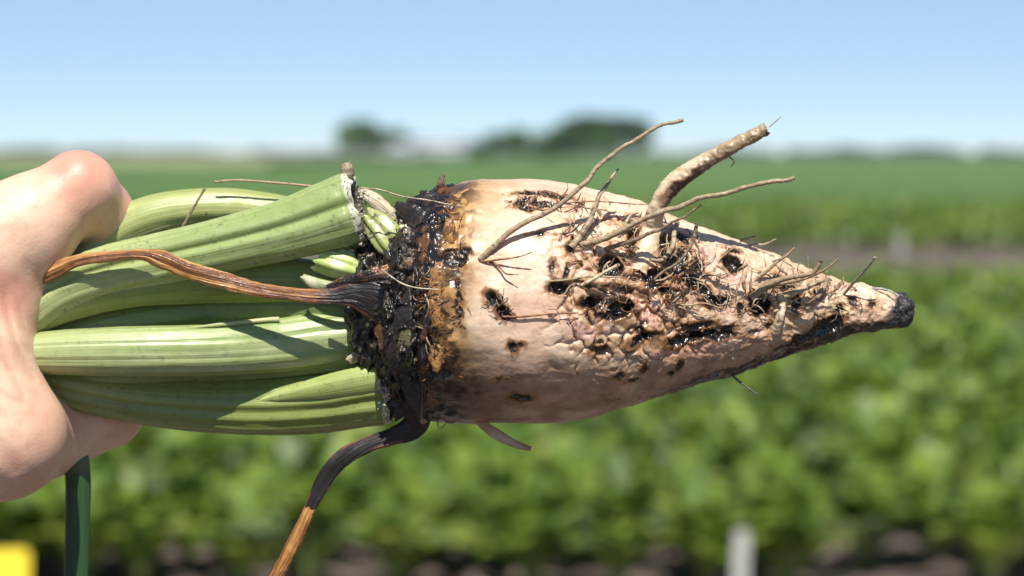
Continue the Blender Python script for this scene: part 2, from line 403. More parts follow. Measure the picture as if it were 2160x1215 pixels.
o = link('plot_stake', rounded_board(.052, .018, .34, .02), white); o.location = (far(1558, 7.45), 7.4, 0); o.rotation_euler = (R_(2), R_(2), 0)
tag(o, 'white wooden plot stake with rounded top standing in the soil before the nearest row', 'stake')
o = link('plot_stake', rounded_board(.11, .02, .33, .04), mat('weathered_wood', (.33, .31, .31), .7, attr=False, var=.2, vscale=20)); o.location = (far(1898, 35.4), 35.3, 0)
tag(o, 'small pale stake standing far off at the edge of the bare soil strip', 'stake')
o = link('marker_card', rounded_board(.22, .004, .30, .02), yell); o.location = (far(-14, 6.9), 6.8, .075); o.rotation_euler = (R_(-12), 0, R_(3))
tag(o, 'bright yellow plastic marker card at the lower left below the hand', 'marker')
w_ = boxes('peg', [(0, .006, -.04, .012, .006, .26)], white, o)

# ------------------------------------------------------------------ the beet root
PROF = np.array([(868, 470, 850), (880, 436, 872), (900, 412, 885), (940, 396, 890), (1000, 385, 892), (1060, 380, 892), (1100, 378, 893), (1150, 379, 893),
    (1200, 386, 889), (1250, 398, 878), (1300, 412, 862), (1350, 428, 849), (1400, 447, 836), (1450, 468, 820), (1500, 488, 802), (1550, 508, 786), (1600, 526, 768),
    (1650, 547, 752), (1700, 568, 736), (1750, 585, 722), (1800, 596, 708), (1850, 606, 698), (1885, 616, 692), (1905, 624, 688), (1918, 636, 680), (1926, 652, 665)], float)
def prof(x):
    return np.interp(x, PROF[:, 0], (PROF[:, 1] + PROF[:, 2]) / 2), np.interp(x, PROF[:, 0], (PROF[:, 2] - PROF[:, 1]) / 2)
def front(px, py):
    """true units of the camera-side surface point seen at photo position (px, py)"""
    d = 0.0; x, y = px, py
    for _ in range(8):
        k = 1 + d * S / D0; x = 1080 + (px - 1080) * k; y = 607.5 + (py - 607.5) * k
        yc, r = prof(x); q = np.clip((y - yc) / r, -.985, .985); d = -r * .95 * np.sqrt(1 - q * q)
    return x, y, d
# rotten pits: px, py, half length, half width, angle, depth, strength
PITS = [(958, 545, 30, 24, 10, 7, 1), (925, 470, 24, 30, 0, 7, 1), (985, 530, 16, 10, 30, 4, .7), (968, 640, 7, 34, 0, 4, .6), (965, 600, 8, 14, 0, 3, .6), (935, 790, 20, 14, 0, 5, .9),
    (1040, 632, 20, 13, 50, 9, 1), (1063, 660, 18, 12, 40, 9, 1), (1083, 732, 10, 14, 10, 6, .9), (1098, 728, 8, 6, 0, 3, .6), (1265, 740, 15, 9, 0, 6, .8), (1100, 838, 24, 12, 5, 6, 1), (1052, 798, 8, 4, 0, 3, .8),
    (1128, 408, 34, 9, -8, 6, .95), (1100, 425, 22, 8, -35, 6, .85), (1175, 415, 30, 7, 0, 5, .9), (1110, 440, 18, 12, 30, 5, .7), (1150, 430, 40, 13, 0, 5, .55),
    (1288, 560, 27, 24, 0, 18, 1), (1306, 654, 31, 19, -20, 16, 1), (1250, 640, 24, 15, 0, 10, .85), (1280, 668, 26, 8, 15, 6, .7), (1178, 606, 22, 15, 0, 10, .9), (1165, 562, 8, 17, 10, 5, .75), (1195, 573, 6, 18, 15, 5, .6),
    (1236, 545, 8, 7, 0, 4, .5), (1205, 520, 10, 26, 30, 7, .55), (1355, 714, 27, 8, -18, 8, 1), (1338, 728, 12, 7, -30, 5, .7), (1350, 697, 10, 7, 0, 4, .7),
    (1306, 790, 12, 6, -20, 5, .85), (1336, 798, 10, 5, 0, 5, .8), (1358, 776, 7, 11, 10, 6, .85), (1433, 767, 9, 14, 20, 7, .9), (1415, 785, 9, 7, 0, 4, .6),
    (1472, 687, 30, 8, -6, 8, .9), (1478, 708, 64, 10, -6, 14, 1), (1440, 716, 34, 12, -14, 10, 1), (1520, 706, 24, 12, 0, 10, 1), (1543, 556, 22, 24, 30, 15, 1), (1548, 530, 14, 7, 0, 5, .8),
    (1512, 635, 28, 12, -6, 14, 1), (1480, 612, 26, 12, 20, 8, .8), (1602, 646, 25, 19, -15, 16, 1), (1592, 625, 14, 12, 0, 9, .8), (1800, 634, 11, 12, 0, 8, 1), (1745, 690, 42, 24, -25, 14, 1), (1700, 712, 60, 13, -14, 8, 1), (1772, 652, 10, 14, 0, 6, .6),
    (1335, 500, 8, 36, 8, 9, .8), (1330, 470, 14, 9, 0, 6, .7), (1405, 520, 16, 32, 10, 14, .95), (1378, 582, 28, 14, -10, 14, 1), (1440, 500, 22, 14, 60, 7, .7), (1425, 560, 22, 26, 30, 10, .8), (1455, 590, 26, 14, 10, 8, .7), (1400, 610, 34, 8, 5, 6, .6), (1440, 545, 14, 30, 0, 8, .65), (1470, 560, 16, 22, 20, 6, .6),
    (1655, 600, 18, 9, -20, 7, .7), (1680, 640, 9, 20, 10, 8, .7), (1640, 585, 12, 8, 0, 5, .6), (1725, 618, 10, 16, 20, 6, .55), (1340, 585, 30, 8, 0, 5, .5), (1230, 600, 40, 8, 5, 5, .45), (1300, 610, 40, 12, 0, 5, .5),
    (1140, 495, 18, 5, 0, 3, .6), (1590, 700, 16, 6, -10, 4, .4), (1840, 640, 9, 12, 30, 5, .5), (1560, 650, 8, 14, 0, 5, .6), (1620, 690, 6, 12, 10, 5, .5)]
PINK = [(1497, 540, 30, 30), (1372, 662, 42, 32), (1330, 640, 26, 26), (1230, 700, 60, 20), (1180, 840, 160, 30), (1560, 585, 30, 25), (1430, 740, 80, 22)]
def root_body():
    NU, NV = 760, 680
    xs = np.linspace(872, 1925.5, NU); v = np.linspace(-np.pi, np.pi, NV, endpoint=False)
    X = np.repeat(xs, NV); A = np.tile(v, NU); yc, r = prof(X)
    sec = 1 + .02 * np.cos(3 * A + 1) + .012 * np.cos(5 * A + X * .004)
    P0 = np.stack([X, yc - r * np.sin(A), -r * np.cos(A) * .95], 1)
    Nrm = np.stack([0 * X, -np.sin(A), -np.cos(A)], 1)
    body = ss(868, 930, X); end = ss(1926, 1890, X)
    q = P0 / 100.0
    lump = ss(1150, 1330, X); tip = ss(1500, 1680, X)
    cen = ss(1120, 1230, X) * ss(1560, 1420, X) * ss(-.75, -.35, A) * ss(1.15, .85, A)      # the upheaved middle of the sunny side
    # warp
    wq = q + .34 * np.stack([fbm(q * 2.2, 3, 1), fbm(q * 2.2 + 7, 3, 2), fbm(q * 2.2 + 13, 3, 3)], 1)
    disp = 7 * fbm(q * .9, 2, 9) * body + 1.9 * fbm(q * np.array([.9, 3.2, 3.2]), 3, 12)
    f1, f2 = worley(wq * 2.1 * np.array([1, .8, 1]), 5); crack = (1 - ss(0.0, .20, f2 - f1)) * ss(-.35, .1, fbm(q * 2.7 + 21, 2, 6))
    disp += cen * (9 * (.55 - f1) - 9 * crack)
    rt = ridged(np.stack([q[:, 0] * 1.6 + q[:, 1] * .9, q[:, 1] * 2.6 - q[:, 0] * .8, q[:, 2] * 2.6], 1), 3, 30)
    rt2 = ridged(wq * 4.2, 2, 31)
    disp += (lump * (1 - cen) * .45 + tip * .7) * (7.5 * rt + 4 * rt2 - 3) * end
    disp += .45 * fbm(q * 7, 3, 50) + lump * 1.0 * fbm(q * 12, 2, 51)
    # masks
    n1 = fbm(q * 6, 4, 60); n2 = fbm(q * 15, 3, 61); n3 = fbm(q * 2.5, 3, 62)
    rot = np.zeros(len(X)); halo = np.zeros(len(X)); hole = np.zeros(len(X))
    extra = []
    rr = np.random.default_rng(12)
    for k in range(46):                                             # the hidden far side is just as rotten
        a_ = rr.uniform(1.75, 4.5); xx = rr.uniform(1020, 1820); extra.append((xx, a_, rr.uniform(8, 34), rr.uniform(6, 20), rr.uniform(-40, 40), 8, rr.uniform(.6, 1)))
    allp = []
    for (px, py, a, b, ang, dep, st) in PITS:
        x, y, d = front(px, py); yc_, r_ = prof(x); allp.append((x, math.asin(max(-1, min(1, (yc_ - y) / r_))), a * .94, b * .94, ang, dep, st))
    for (x, a_, a, b, ang, dep, st) in allp + extra:
        _, r_ = prof(x); dx = X - x; da = (A - a_ + np.pi) % (2 * np.pi) - np.pi; dy = -da * r
        sel = np.nonzero((np.abs(dx) < 110) & (np.abs(dy) < 90))[0]
        c_, s_ = math.cos(R_(ang)), math.sin(R_(ang)); ux = dx[sel] * c_ + dy[sel] * s_; uy = -dx[sel] * s_ + dy[sel] * c_
        rr_ = np.sqrt((ux / a) ** 2 + (uy / b) ** 2); 
        dd = (rr_ - 1) * min(a, b) + 5.0 * n1[sel] + 2.4 * n2[sel]   # rough signed distance in units
        m_ = ss(2.5, -2.5, dd) * st; rot[sel] = np.maximum(rot[sel], m_)
        hole[sel] = np.maximum(hole[sel], ss(3, -9, dd) * dep)
        h_ = ss(13 + 6 * n3[sel], -1, dd + 5 * n2[sel]) * (.3 + .7 * st); halo[sel] = np.maximum(halo[sel], h_)
    disp -= hole * 1.25
    disp += halo * (1 - rot) * 1.2
    rough_rot = rot * (3.2 * fbm(q * 17, 3, 70) + 2.5 * ridged(q * 8, 2, 71))
    disp += rough_rot
    # cracks in the upheaved middle are stained
    crk = cen * crack * ss(-.1, .3, n1 + .06)
    # crown end
    cb = 952 + 22 * ss(.5, 1.1, A) + 14 * ss(-.3, -.9, A) + 30 * fbm(np.stack([A * 2.2, A * 0 + 3, q[:, 0] * .4], 1), 3, 80) + 14 * n1 + 12 * np.sin(A * 1.3 + .4)
    crown_o = ss(cb + 44, cb - 16, X + 14 * n1); crown_b = ss(cb - 26, cb - 42, X + 16 * n1)
    low = ss(-.2, -.85, A) * ss(-2.7, -2.1, A)
    disp += crown_b * (7 * fbm(q * 4, 3, 85) + 4 * ridged(q * np.array([6, 1.6, 1.6]), 3, 86))
    crown_b = np.maximum(crown_b, ss(1035, 955, X + 34 * n1 + 14 * n2) * low)
    disp += crown_o * (9 * fbm(q * 2.6, 2, 81) + .5 * fbm(q * 12, 2, 82) + 4 * ridged(q * np.array([3, 1.0, 1.0]), 2, 83))
    tan = ss(cb + 100 + 70 * ss(.1, 1.0, A), cb + 5, X + 45 * n3 + 25 * n1)
    # black strip along the underside, black broken tip
    ab = -(1.02 + .1 * n1 + .06 * n2) + .42 * ss(1560, 1740, X) - .18 * ss(1480, 1350, X)
    under = ss(1330, 1450, X + 40 * n1) * ss(ab + .08, ab - .05, A) * ss(-2.7, -2.3, A)
    under = np.maximum(under, 0)
    tipb = ss(1858, 1884, X + 12 * n1 - 10 * np.sin(A) * 1.6)
    disp += tipb * (4.5 * n1 + 3 * n2)
    # colours
    c = np.tile(np.array([.70, .46, .32]), (len(X), 1))
    c = mix(c, (.74, .56, .41), ss(-.1, .5, fbm(q * 1.7, 3, 90)))
    c = mix(c, (.50, .33, .22), ss(.05, .55, fbm(q * np.array([1.2, 3.5, 3.5]), 4, 91)) * .55)
    c = mix(c, (.46, .33, .195), np.clip(tip * .65 + cen * .12, 0, 1) * ss(-.4, .4, n3 + .25))
    for (px, py, a, b) in PINK:
        x, y, d = front(px, py); yc_, r_ = prof(x); a0 = math.asin(max(-1, min(1, (yc_ - y) / r_)))
        dd = np.sqrt(((X - x) / a) ** 2 + ((A - a0) * r / b) ** 2) + .35 * n1
        c = mix(c, (.70, .36, .31), ss(1.25, .3, dd) * .6)
    # lower flank: grey-brown dirty skin, darkened further to put its shade into the colour
    dirt_shade = ss(-.25, -.70, A + .3 * n3 + .1 * n1) * ss(-2.9, -2.2, A)
    c = mix(c, (.22, .12, .07), dirt_shade * (.66 + .5 * n3).clip(0, 1))
    streak = ss(.18, .5, fbm(q * np.array([1.3, 7, 7]) + 5, 3, 95)) * (dirt_shade * .8 + .15)
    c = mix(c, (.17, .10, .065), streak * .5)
    # brown stain speckle where the surface is broken
    sp = ss(.12, .36, n2 + .5 * n1 + .25 * cen - .12 - .2 * (1 - lump)) * np.clip(cen * .7 + lump * .35 + tip * .3, 0, 1)
    c = mix(c, (.27, .12, .04), sp * .85); c = mix(c, (.42, .24, .11), ss(-.05, .3, n3 + .5 * n1) * np.clip(cen + tip * .5, 0, 1) * .45)
    c = mix(c, (.10, .045, .022), ss(1120 + 90 * n3, 950, X) * ss(-.2, -.75, A + .25 * n1) * .92); c = mix(c, (.42, .27, .13), tan * .75); c = mix(c, (.36, .21, .10), ss(.0, .5, n1) * tan * .6)
    c = mix(c, (.36, .17, .055), ss(.12, .9, halo) * .85)
    c = mix(c, (.13, .05, .018), ss(.45, 1, halo) * .8)
    c = mix(c, (.12, .055, .025), crk * .85)
    c = mix(c, (.40, .215, .06), crown_o * (.85)); c = mix(c, (.13, .055, .02), crown_o * ss(-.2, .25, n3 + .6 * n1) * .85); c = mix(c, (.02, .014, .01), crown_o * ss(.05, .3, n1 - .3 * n3 + ss(.6, 1.1, A) * .35) * .8)
    oc = ss(.1, .6, rot)
    c = mix(c, (.016, .011, .008), oc * ss(-.45, -.1, n2 + .6 * n1 + .35 * rot))
    c = mix(c, (.014, .010, .009), crown_b); c = mix(c, (.14, .06, .02), crown_b * ss(.12, .4, n1 - .5 * n3) * .9); 
    c = mix(c, (.020, .014, .011), under * ss(-.6, -.1, n1)); 
    c = mix(c, (.028, .026, .028), tipb)
    c = mix(c, (.22, .13, .07), rot * ss(.3, .55, n2) * .7)
    wet = np.clip(rot * .8 + halo * .5 + crown_o * 1.0 + crown_b + crk + cen * .45 * ss(0, .3, n1) + tip * .3 * ss(0, .3, n2) + under * .5 + .12, 0, 1) * (.35 + .65 * ss(-.25, .25, fbm(q * 5 + 40, 3, 99)))
    # thin outline ends
    P = P0 + Nrm * ((disp * (.25 + .75 * np.clip(r / 120, 0, 1))) * np.where(X > 1920, .4, 1))[:, None]
    P[:, :3] += 0
    # caps
    tipc = np.array([[1931, 659, 0.]]); headc = np.array([[850, 660, 0.]])
    V = np.vstack([P, tipc, headc]); nP = len(P)
    F = grid_faces(NU, NV)
    l0 = (NU - 1) * NV; j = np.arange(NV); j2 = (j + 1) % NV
    F = np.vstack([F, np.stack([l0 + j, l0 + j2, np.full(NV, nP), np.full(NV, nP)], 1)[:, [0, 1, 2, 2]] * 0 + np.stack([l0 + j, l0 + j2, np.full(NV, nP), l0 + j], 1)]) if False else F
    cc = np.vstack([c, [[.02, .02, .02]], [[.02, .015, .01]]]); ww = np.concatenate([wet, [.5, .5]])
    bl_ = None
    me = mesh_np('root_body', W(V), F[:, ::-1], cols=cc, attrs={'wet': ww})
    return me
beet = bpy.data.objects.new('sugar_beet', None); COL.objects.link(beet)
beet.location = (0, 0, 0)
tag(beet, 'rotting cream sugar beet root with black pits, held sideways by its cut green stalks', 'sugar beet')
m_root = mat('beet_skin', rough=.46, wet=True, bump=.28, bscale=1100, bdist=.0004, sss=.10, sssr=(1, .5, .3), sscale=.0022, spec=.45, var=.10, vscale=700)
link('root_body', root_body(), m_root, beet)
m_tip = m_root
def blob(name, c, rad, cols, disp=.25, fr=1.0, seed=0, n=(60, 80), m=None, wet=.8, parent=beet, c2=None):
    """lumpy closed body in held units"""
    u = np.linspace(.02, np.pi - .02, n[0]); v = np.linspace(0, 2 * np.pi, n[1], endpoint=False)
    U, A = np.meshgrid(u, v, indexing='ij'); d = np.stack([np.cos(U), np.sin(U) * np.sin(A), np.sin(U) * np.cos(A)], -1).reshape(-1, 3)
    q = d * np.array(rad) / 40.0 * fr + seed * 3.1
    k = 1 + disp * (.6 * fbm(q, 4, seed) + .5 * ridged(q * 1.3, 3, seed + 5))
    P = np.array(c) + d * np.array(rad) * k[:, None]
    nn = fbm(q * 2.5, 3, seed + 9); col = mix(np.tile(np.array(cols[0], float), (len(P), 1)), cols[1], ss(.05, .3, nn))
    if len(cols) > 2: col = mix(col, cols[2], ss(.35, .5, fbm(q * 4 + 9, 3, seed + 3)))
    return link(name, mesh_np(name, W(P), grid_faces(*n)[:, ::-1], cols=col, attrs={'wet': wet * (.3 + .7 * ss(-.2, .25, fbm(q * 3 + 4, 3, seed + 11)))}), m or m_root, parent)
m_rot = mat('wet_rot', rough=.5, wet=True, bump=.7, bscale=900, bdist=.0007, spec=.5, var=.3, vscale=600)
blob('broken_tip', (1900, 655, 0), (26, 34, 34), [(.020, .018, .020), (.05, .045, .05)], .34, 3.4, 4, (50, 60), m_rot, .35)

# ------------------------------------------------------------------ sweeps: stalks, strips, roots
def sweep(name, ctrl, nu=160, nv=44, ribs=0, rib_amp=.05, groove=None, roll=0.0, jag=(0, 0), cap=(True, True), recess=14,
          colf=None, m=None, wet=0.2, rough=0.0, seed=0, parent=beet, flare=0.0, corr=True, rfreq=30.0, sharp=1.0):
    """ctrl rows: x, y, d, half width, half depth. colf(T, TH, n1, n2, P) -> colours"""
    c = catmull(ctrl, nu); 
    if corr: c[:, :3] = PX(c[:, :3])
    P, hw, hd = c[:, :3], np.maximum(c[:, 3], .4), np.maximum(c[:, 4], .4)
    T = np.gradient(P, axis=0); T /= np.linalg.norm(T, axis=1)[:, None]
    n = np.array([0, 0, -1.0]) - T * (T @ np.array([0, 0, -1.0]))[:, None]; n /= np.linalg.norm(n, axis=1)[:, None]
    b = np.cross(n, T)
    th = np.linspace(0, 2 * np.pi, nv, endpoint=False)
    t = np.linspace(0, 1, nu); TT = np.repeat(t, nv); TH = np.tile(th, nu)
    rollv = np.repeat(roll * t if np.isscalar(roll) else np.interp(t, np.linspace(0, 1, len(roll)), roll), nv)
    qn = np.stack([TT * np.linalg.norm(P[-1] - P[0]) / 60, np.cos(TH) * 1.2, np.sin(TH) * 1.2], 1) + seed * 5.3
    rad = np.ones(len(TT))
    if ribs:
        qr = np.stack([np.cos(TH) * ribs / 2.6, np.sin(TH) * ribs / 2.6, TT * 1.1 + seed * 3.3], 1)
        rad += rib_amp * (1.6 * fbm(qr, 2, seed + 3, .6) + .5 * np.cos(ribs * TH + 3 * fbm(qn * .3, 2, seed)))
    if groove:
        for (g0, gw, gd_) in groove:
            da = (TH - g0 + np.pi) % (2 * np.pi) - np.pi; rad -= gd_ * np.exp(-(da / gw) ** 2)
    rad += .03 * fbm(qn, 3, seed + 2)
    cx = np.sign(np.cos(TH)) * np.abs(np.cos(TH)) ** sharp; cy = np.sign(np.sin(TH)) * np.abs(np.sin(TH)) ** sharp
    ca, sa = np.cos(rollv), np.sin(rollv)
    ox = cx * rad * np.repeat(hw, nv); oy = cy * rad * np.repeat(hd, nv)
    ox, oy = ox * ca - oy * sa, ox * sa + oy * ca
    Q = np.repeat(P, nv, 0) + ox[:, None] * np.repeat(b, nv, 0) + oy[:, None] * np.repeat(n, nv, 0)
    if rough: Q += 7 * rough * fbm(Q / rfreq, 3, seed + 4)[:, None] * (ox[:, None] * np.repeat(b, nv, 0) + oy[:, None] * np.repeat(n, nv, 0)) / (np.repeat(hw, nv)[:, None])
    L = np.linalg.norm(P[-1] - P[0])
    for e, ja in ((0, jag[0]), (1, jag[1])):
        if ja:
            wgt = ss(1 - 3 * ja / L, 1, TT) if e else ss(3 * ja / L, 0, TT)
            jn = ja * fbm(np.stack([np.cos(TH) * 2.5, np.sin(TH) * 2.5, TH * 0 + seed + e * 9], 1), 3, seed + 30)
            Q += (wgt * jn)[:, None] * np.repeat(T, nv, 0)
    n1, n2 = fbm(Q / 30 + seed, 3, seed), fbm(Q / 9 + seed, 3, seed + 1)
    col = colf(TT, TH, n1, n2, Q) if colf else np.tile([.3, .3, .2], (len(Q), 1))
    uv = np.stack([TH / (2 * np.pi), TT * L / 400], 1)
    V, F, wv = [Q], [grid_faces(nu, nv)], [np.full(len(Q), wet)]
    cols = [col]; UV = [uv]; off = len(Q)
    for e in (0, 1):
        if not cap[e]: continue
        ring = Q[-nv:] if e else Q[:nv]; cen_ = ring.mean(0); tv = T[-1] if e else T[0]; sgn = -1 if e else 1
        cc = col[-nv:] if e else col[:nv]; prev = (nu - 1) * nv if e else 0
        inner = (0.22, .19, .10) if cap[e] is True else cap[e]
        for s_, dp in ((.84, .1), (.7, .6), (.4, 1.0), (.02, 1.1)):
            rg = cen_ + (ring - cen_) * s_ + tv * sgn * recess * dp + tv * 2.5 * fbm(ring / 8, 2, seed + 77)[:, None]
            V.append(rg); cols.append(mix(cc, inner, np.full(nv, 1 - .3 * s_)) * (1 - .25 * dp) * (1 + .3 * fbm(rg / 5, 2, 3)[:, None])); UV.append(np.zeros((nv, 2))); wv.append(np.full(nv, wet))
            j = np.arange(nv); j2 = (j + 1) % nv
            q_ = np.stack([prev + j, prev + j2, off + j2, off + j], 1); F.append(q_ if e else q_[:, ::-1]); prev = off; off += nv
    me = mesh_np(name, W(np.vstack(V)), np.vstack(F), cols=np.vstack(cols), attrs={'wet': np.concatenate(wv)}, uv=np.vstack(UV))
    return link(name, me, m, parent)

m_stalk = mat('green_stalk', rough=.42, wet=True, bump=.35, uvb=(60, 1.6, 1), bdist=.0006, sss=.12, sssr=(.6, 1, .2), sscale=.003, spec=.45, var=.06, vscale=300)
m_dead = mat('dead_stalk', rough=.45, wet=True, bump=.8, uvb=(26, 5, 1), bdist=.0008, spec=.5, var=.2, vscale=500)
m_rootlet = mat('rootlet_skin', rough=.6, wet=True, bump=.6, bscale=1500, bdist=.0003, spec=.35, var=.25, vscale=900)
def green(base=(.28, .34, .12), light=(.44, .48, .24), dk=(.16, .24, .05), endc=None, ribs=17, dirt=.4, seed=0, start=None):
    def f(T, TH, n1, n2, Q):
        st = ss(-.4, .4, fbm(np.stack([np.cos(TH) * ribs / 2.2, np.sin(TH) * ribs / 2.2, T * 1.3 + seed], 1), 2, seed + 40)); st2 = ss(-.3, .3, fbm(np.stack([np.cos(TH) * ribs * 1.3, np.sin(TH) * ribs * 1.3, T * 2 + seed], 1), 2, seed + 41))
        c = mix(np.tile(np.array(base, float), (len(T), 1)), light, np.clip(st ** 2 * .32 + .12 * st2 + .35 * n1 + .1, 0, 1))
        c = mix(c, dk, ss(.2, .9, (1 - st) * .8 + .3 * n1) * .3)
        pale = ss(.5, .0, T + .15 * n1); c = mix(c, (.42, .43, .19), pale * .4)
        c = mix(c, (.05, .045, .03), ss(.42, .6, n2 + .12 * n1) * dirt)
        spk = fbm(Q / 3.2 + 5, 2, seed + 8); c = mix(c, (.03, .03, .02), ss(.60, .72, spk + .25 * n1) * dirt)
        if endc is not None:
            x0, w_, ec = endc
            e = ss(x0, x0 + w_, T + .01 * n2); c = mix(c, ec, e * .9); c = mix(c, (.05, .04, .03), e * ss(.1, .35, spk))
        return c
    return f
pale_end = (.50, .46, .33)
# back top stalk
sweep('stalk', [(60, 640, 20, 42, 40), (150, 568, 26, 46, 42), (225, 505, 32, 47, 44), (310, 462, 38, 46, 44), (400, 443, 44, 44, 42), (500, 440, 48, 42, 40), (600, 452, 40, 38, 36), (700, 478, 20, 34, 30), (800, 520, -10, 26, 24)],
      ribs=9, rib_amp=.03, groove=[(2.2, .22, .10)], colf=green((.29, .32, .10), (.44, .46, .21), seed=1, dirt=.15, ribs=9), m=m_stalk, seed=1, nu=200)
# main top stalk with torn end
sweep('stalk', [(20, 690, -60, 48, 42), (120, 612, -55, 52, 44), (230, 572, -50, 54, 46), (350, 545, -50, 56, 48), (480, 516, -58, 58, 50), (600, 486, -66, 63, 52), (690, 457, -72, 72, 54), (735, 442, -74, 74, 54), (757, 436, -75, 72, 52)],
      ribs=11, rib_amp=.022, groove=[(1.45, .16, .20), (2.6, .12, .05), (.5, .15, .06)], jag=(0, 16), recess=40, cap=(True, (.10, .08, .04)),
      colf=green((.25, .315, .11), (.40, .46, .23), seed=2, ribs=11, endc=(.89, .02, (.60, .56, .43)), dirt=.5), m=m_stalk, seed=2, nu=300, nv=96)
# stalk under the brown strip
sweep('stalk', [(20, 700, -30, 44, 40), (90, 650, -35, 48, 42), (200, 612, -30, 50, 44), (330, 594, -25, 50, 44), (470, 590, -15, 50, 44), (600, 590, 0, 48, 40), (720, 600, -10, 40, 34), (800, 620, -20, 30, 26)],
      ribs=9, rib_amp=.03, groove=[(1.3, .2, .08)], colf=green((.22, .27, .07), (.34, .38, .14), seed=3, ribs=9, dirt=.3), m=m_stalk, seed=3, nu=200, nv=60)
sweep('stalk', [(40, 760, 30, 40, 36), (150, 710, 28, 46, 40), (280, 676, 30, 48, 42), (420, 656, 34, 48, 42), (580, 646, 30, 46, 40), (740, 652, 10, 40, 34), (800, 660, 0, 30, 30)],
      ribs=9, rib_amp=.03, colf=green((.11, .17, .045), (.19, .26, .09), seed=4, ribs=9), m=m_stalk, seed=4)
# central stalk
sweep('stalk', [(0, 760, -70, 38, 38), (70, 746, -78, 42, 42), (200, 742, -84, 49, 46), (330, 740, -80, 51, 46), (460, 737, -60, 53, 44), (590, 728, -20, 56, 42), (690, 716, -4, 56, 42), (760, 706, 0, 46, 40), (820, 700, -30, 34, 30)],
      ribs=10, rib_amp=.03, groove=[(1.9, .10, .05), (1.2, .1, .05)], colf=green((.25, .315, .11), (.46, .51, .27), seed=5, ribs=10, dirt=.25), m=m_stalk, seed=5, nu=260, nv=90)
# broken edge of the outer skin lying on the central stalk
sweep('stalk_sliver', [(400, 692, -92, 2, 2), (470, 684, -84, 4, 3), (560, 675, -52, 5, 4), (588, 674, -44, 6, 5)], nu=60, nv=16, jag=(0, 5), recess=3,
      colf=green((.40, .44, .20), (.55, .50, .32), seed=6, ribs=3), m=m_stalk, seed=6)
# lower stalk with torn end
sweep('stalk', [(20, 790, 20, 34, 34), (120, 812, 16, 42, 40), (250, 838, 22, 47, 44), (400, 853, 24, 55, 46), (550, 857, 22, 60, 48), (680, 850, 8, 62, 50), (760, 838, -14, 62, 50), (805, 833, -24, 62, 48), (832, 835, -26, 56, 44)],
      ribs=8, rib_amp=.03, groove=[(1.75, .2, .16), (2.3, .15, .06), (.8, .15, .06)], jag=(0, 18), recess=34, cap=(True, (.12, .10, .05)),
      colf=green((.17, .21, .045), (.27, .31, .09), dk=(.10, .12, .03), seed=7, ribs=8, endc=(.90, .02, (.62, .57, .43))), m=m_stalk, seed=7, nu=280, nv=90)
# sunlit wedge on the lower stalk's flange: light put into shape and paler colour
sweep('stalk_lit_wedge', [(540, 846, -14, 4, 6), (610, 832, -24, 16, 14), (690, 816, -40, 26, 18), (760, 803, -58, 30, 20), (806, 796, -62, 30, 20)], nu=110, nv=36, ribs=5, rib_amp=.04, jag=(0, 10), recess=8,
      colf=green((.28, .34, .09), (.40, .45, .18), seed=8, ribs=5, endc=(.93, .04, (.58, .5, .36))), m=m_stalk, seed=8)
# small dim stalk low in the fist
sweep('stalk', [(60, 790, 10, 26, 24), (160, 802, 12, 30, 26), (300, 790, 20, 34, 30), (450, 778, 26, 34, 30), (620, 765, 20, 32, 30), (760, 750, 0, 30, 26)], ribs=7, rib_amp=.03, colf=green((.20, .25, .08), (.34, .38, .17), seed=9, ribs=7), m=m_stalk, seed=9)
# hanging green stalk below the fist
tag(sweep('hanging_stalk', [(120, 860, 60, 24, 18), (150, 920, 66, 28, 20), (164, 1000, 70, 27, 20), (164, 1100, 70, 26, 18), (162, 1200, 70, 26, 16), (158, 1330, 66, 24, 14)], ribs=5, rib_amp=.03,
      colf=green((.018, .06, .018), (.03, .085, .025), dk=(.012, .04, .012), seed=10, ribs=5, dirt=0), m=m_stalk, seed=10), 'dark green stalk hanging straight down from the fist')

# brown dead stalk in front that widens into a black leaf base
def brownf(x_black, dark_after=True, seed=0):
    def f(T, TH, n1, n2, Q):
        st = ss(-.45, .45, fbm(np.stack([np.cos(TH) * 2.2, np.sin(TH) * 2.2, T * 5 + seed], 1), 3, seed + 42))
        c = mix(np.tile([.30, .115, .030], (len(T), 1)), (.62, .33, .10), np.clip(st ** 2 + .3 * n1, 0, 1) * .8)
        c = mix(c, (.09, .03, .015), ss(.55, 1, 1 - st + .3 * n2) * .7)
        bl = ss(x_black - 30, x_black + 25, Q[:, 0] + 40 * n1 + 18 * n2)
        if not dark_after: bl = 1 - bl
        c = mix(c, (.017, .012, .011), bl)
        edge = bl * ss(.75, .98, np.abs(np.cos(TH))) * ss(-.1, .3, n1); c = mix(c, (.25, .07, .03), edge * .7)
        return c
    return f
sweep('dead_stalk', [(60, 600, -96, 12, 9), (110, 574, -110, 16, 10), (160, 551, -118, 13, 8), (230, 541, -122, 11, 8), (300, 536, -128, 11, 8), (340, 547, -132, 18, 8), (400, 571, -134, 18, 8), (470, 592, -134, 17, 8), (550, 612, -132, 15, 8), (640, 624, -130, 13, 7), (700, 626, -132, 16, 7), (745, 622, -138, 26, 6), (790, 634, -146, 40, 6), (832, 664, -152, 46, 6), (862, 712, -150, 36, 6), (880, 770, -140, 18, 6)],
      nu=420, nv=48, ribs=5, rib_amp=.10, roll=[0, .3, -.2, .1, .4, -.3, -.1, 0, .25, .6, .5], colf=brownf(690, True, 2), m=m_dead, wet=.4, rough=.32, seed=22, rfreq=22)
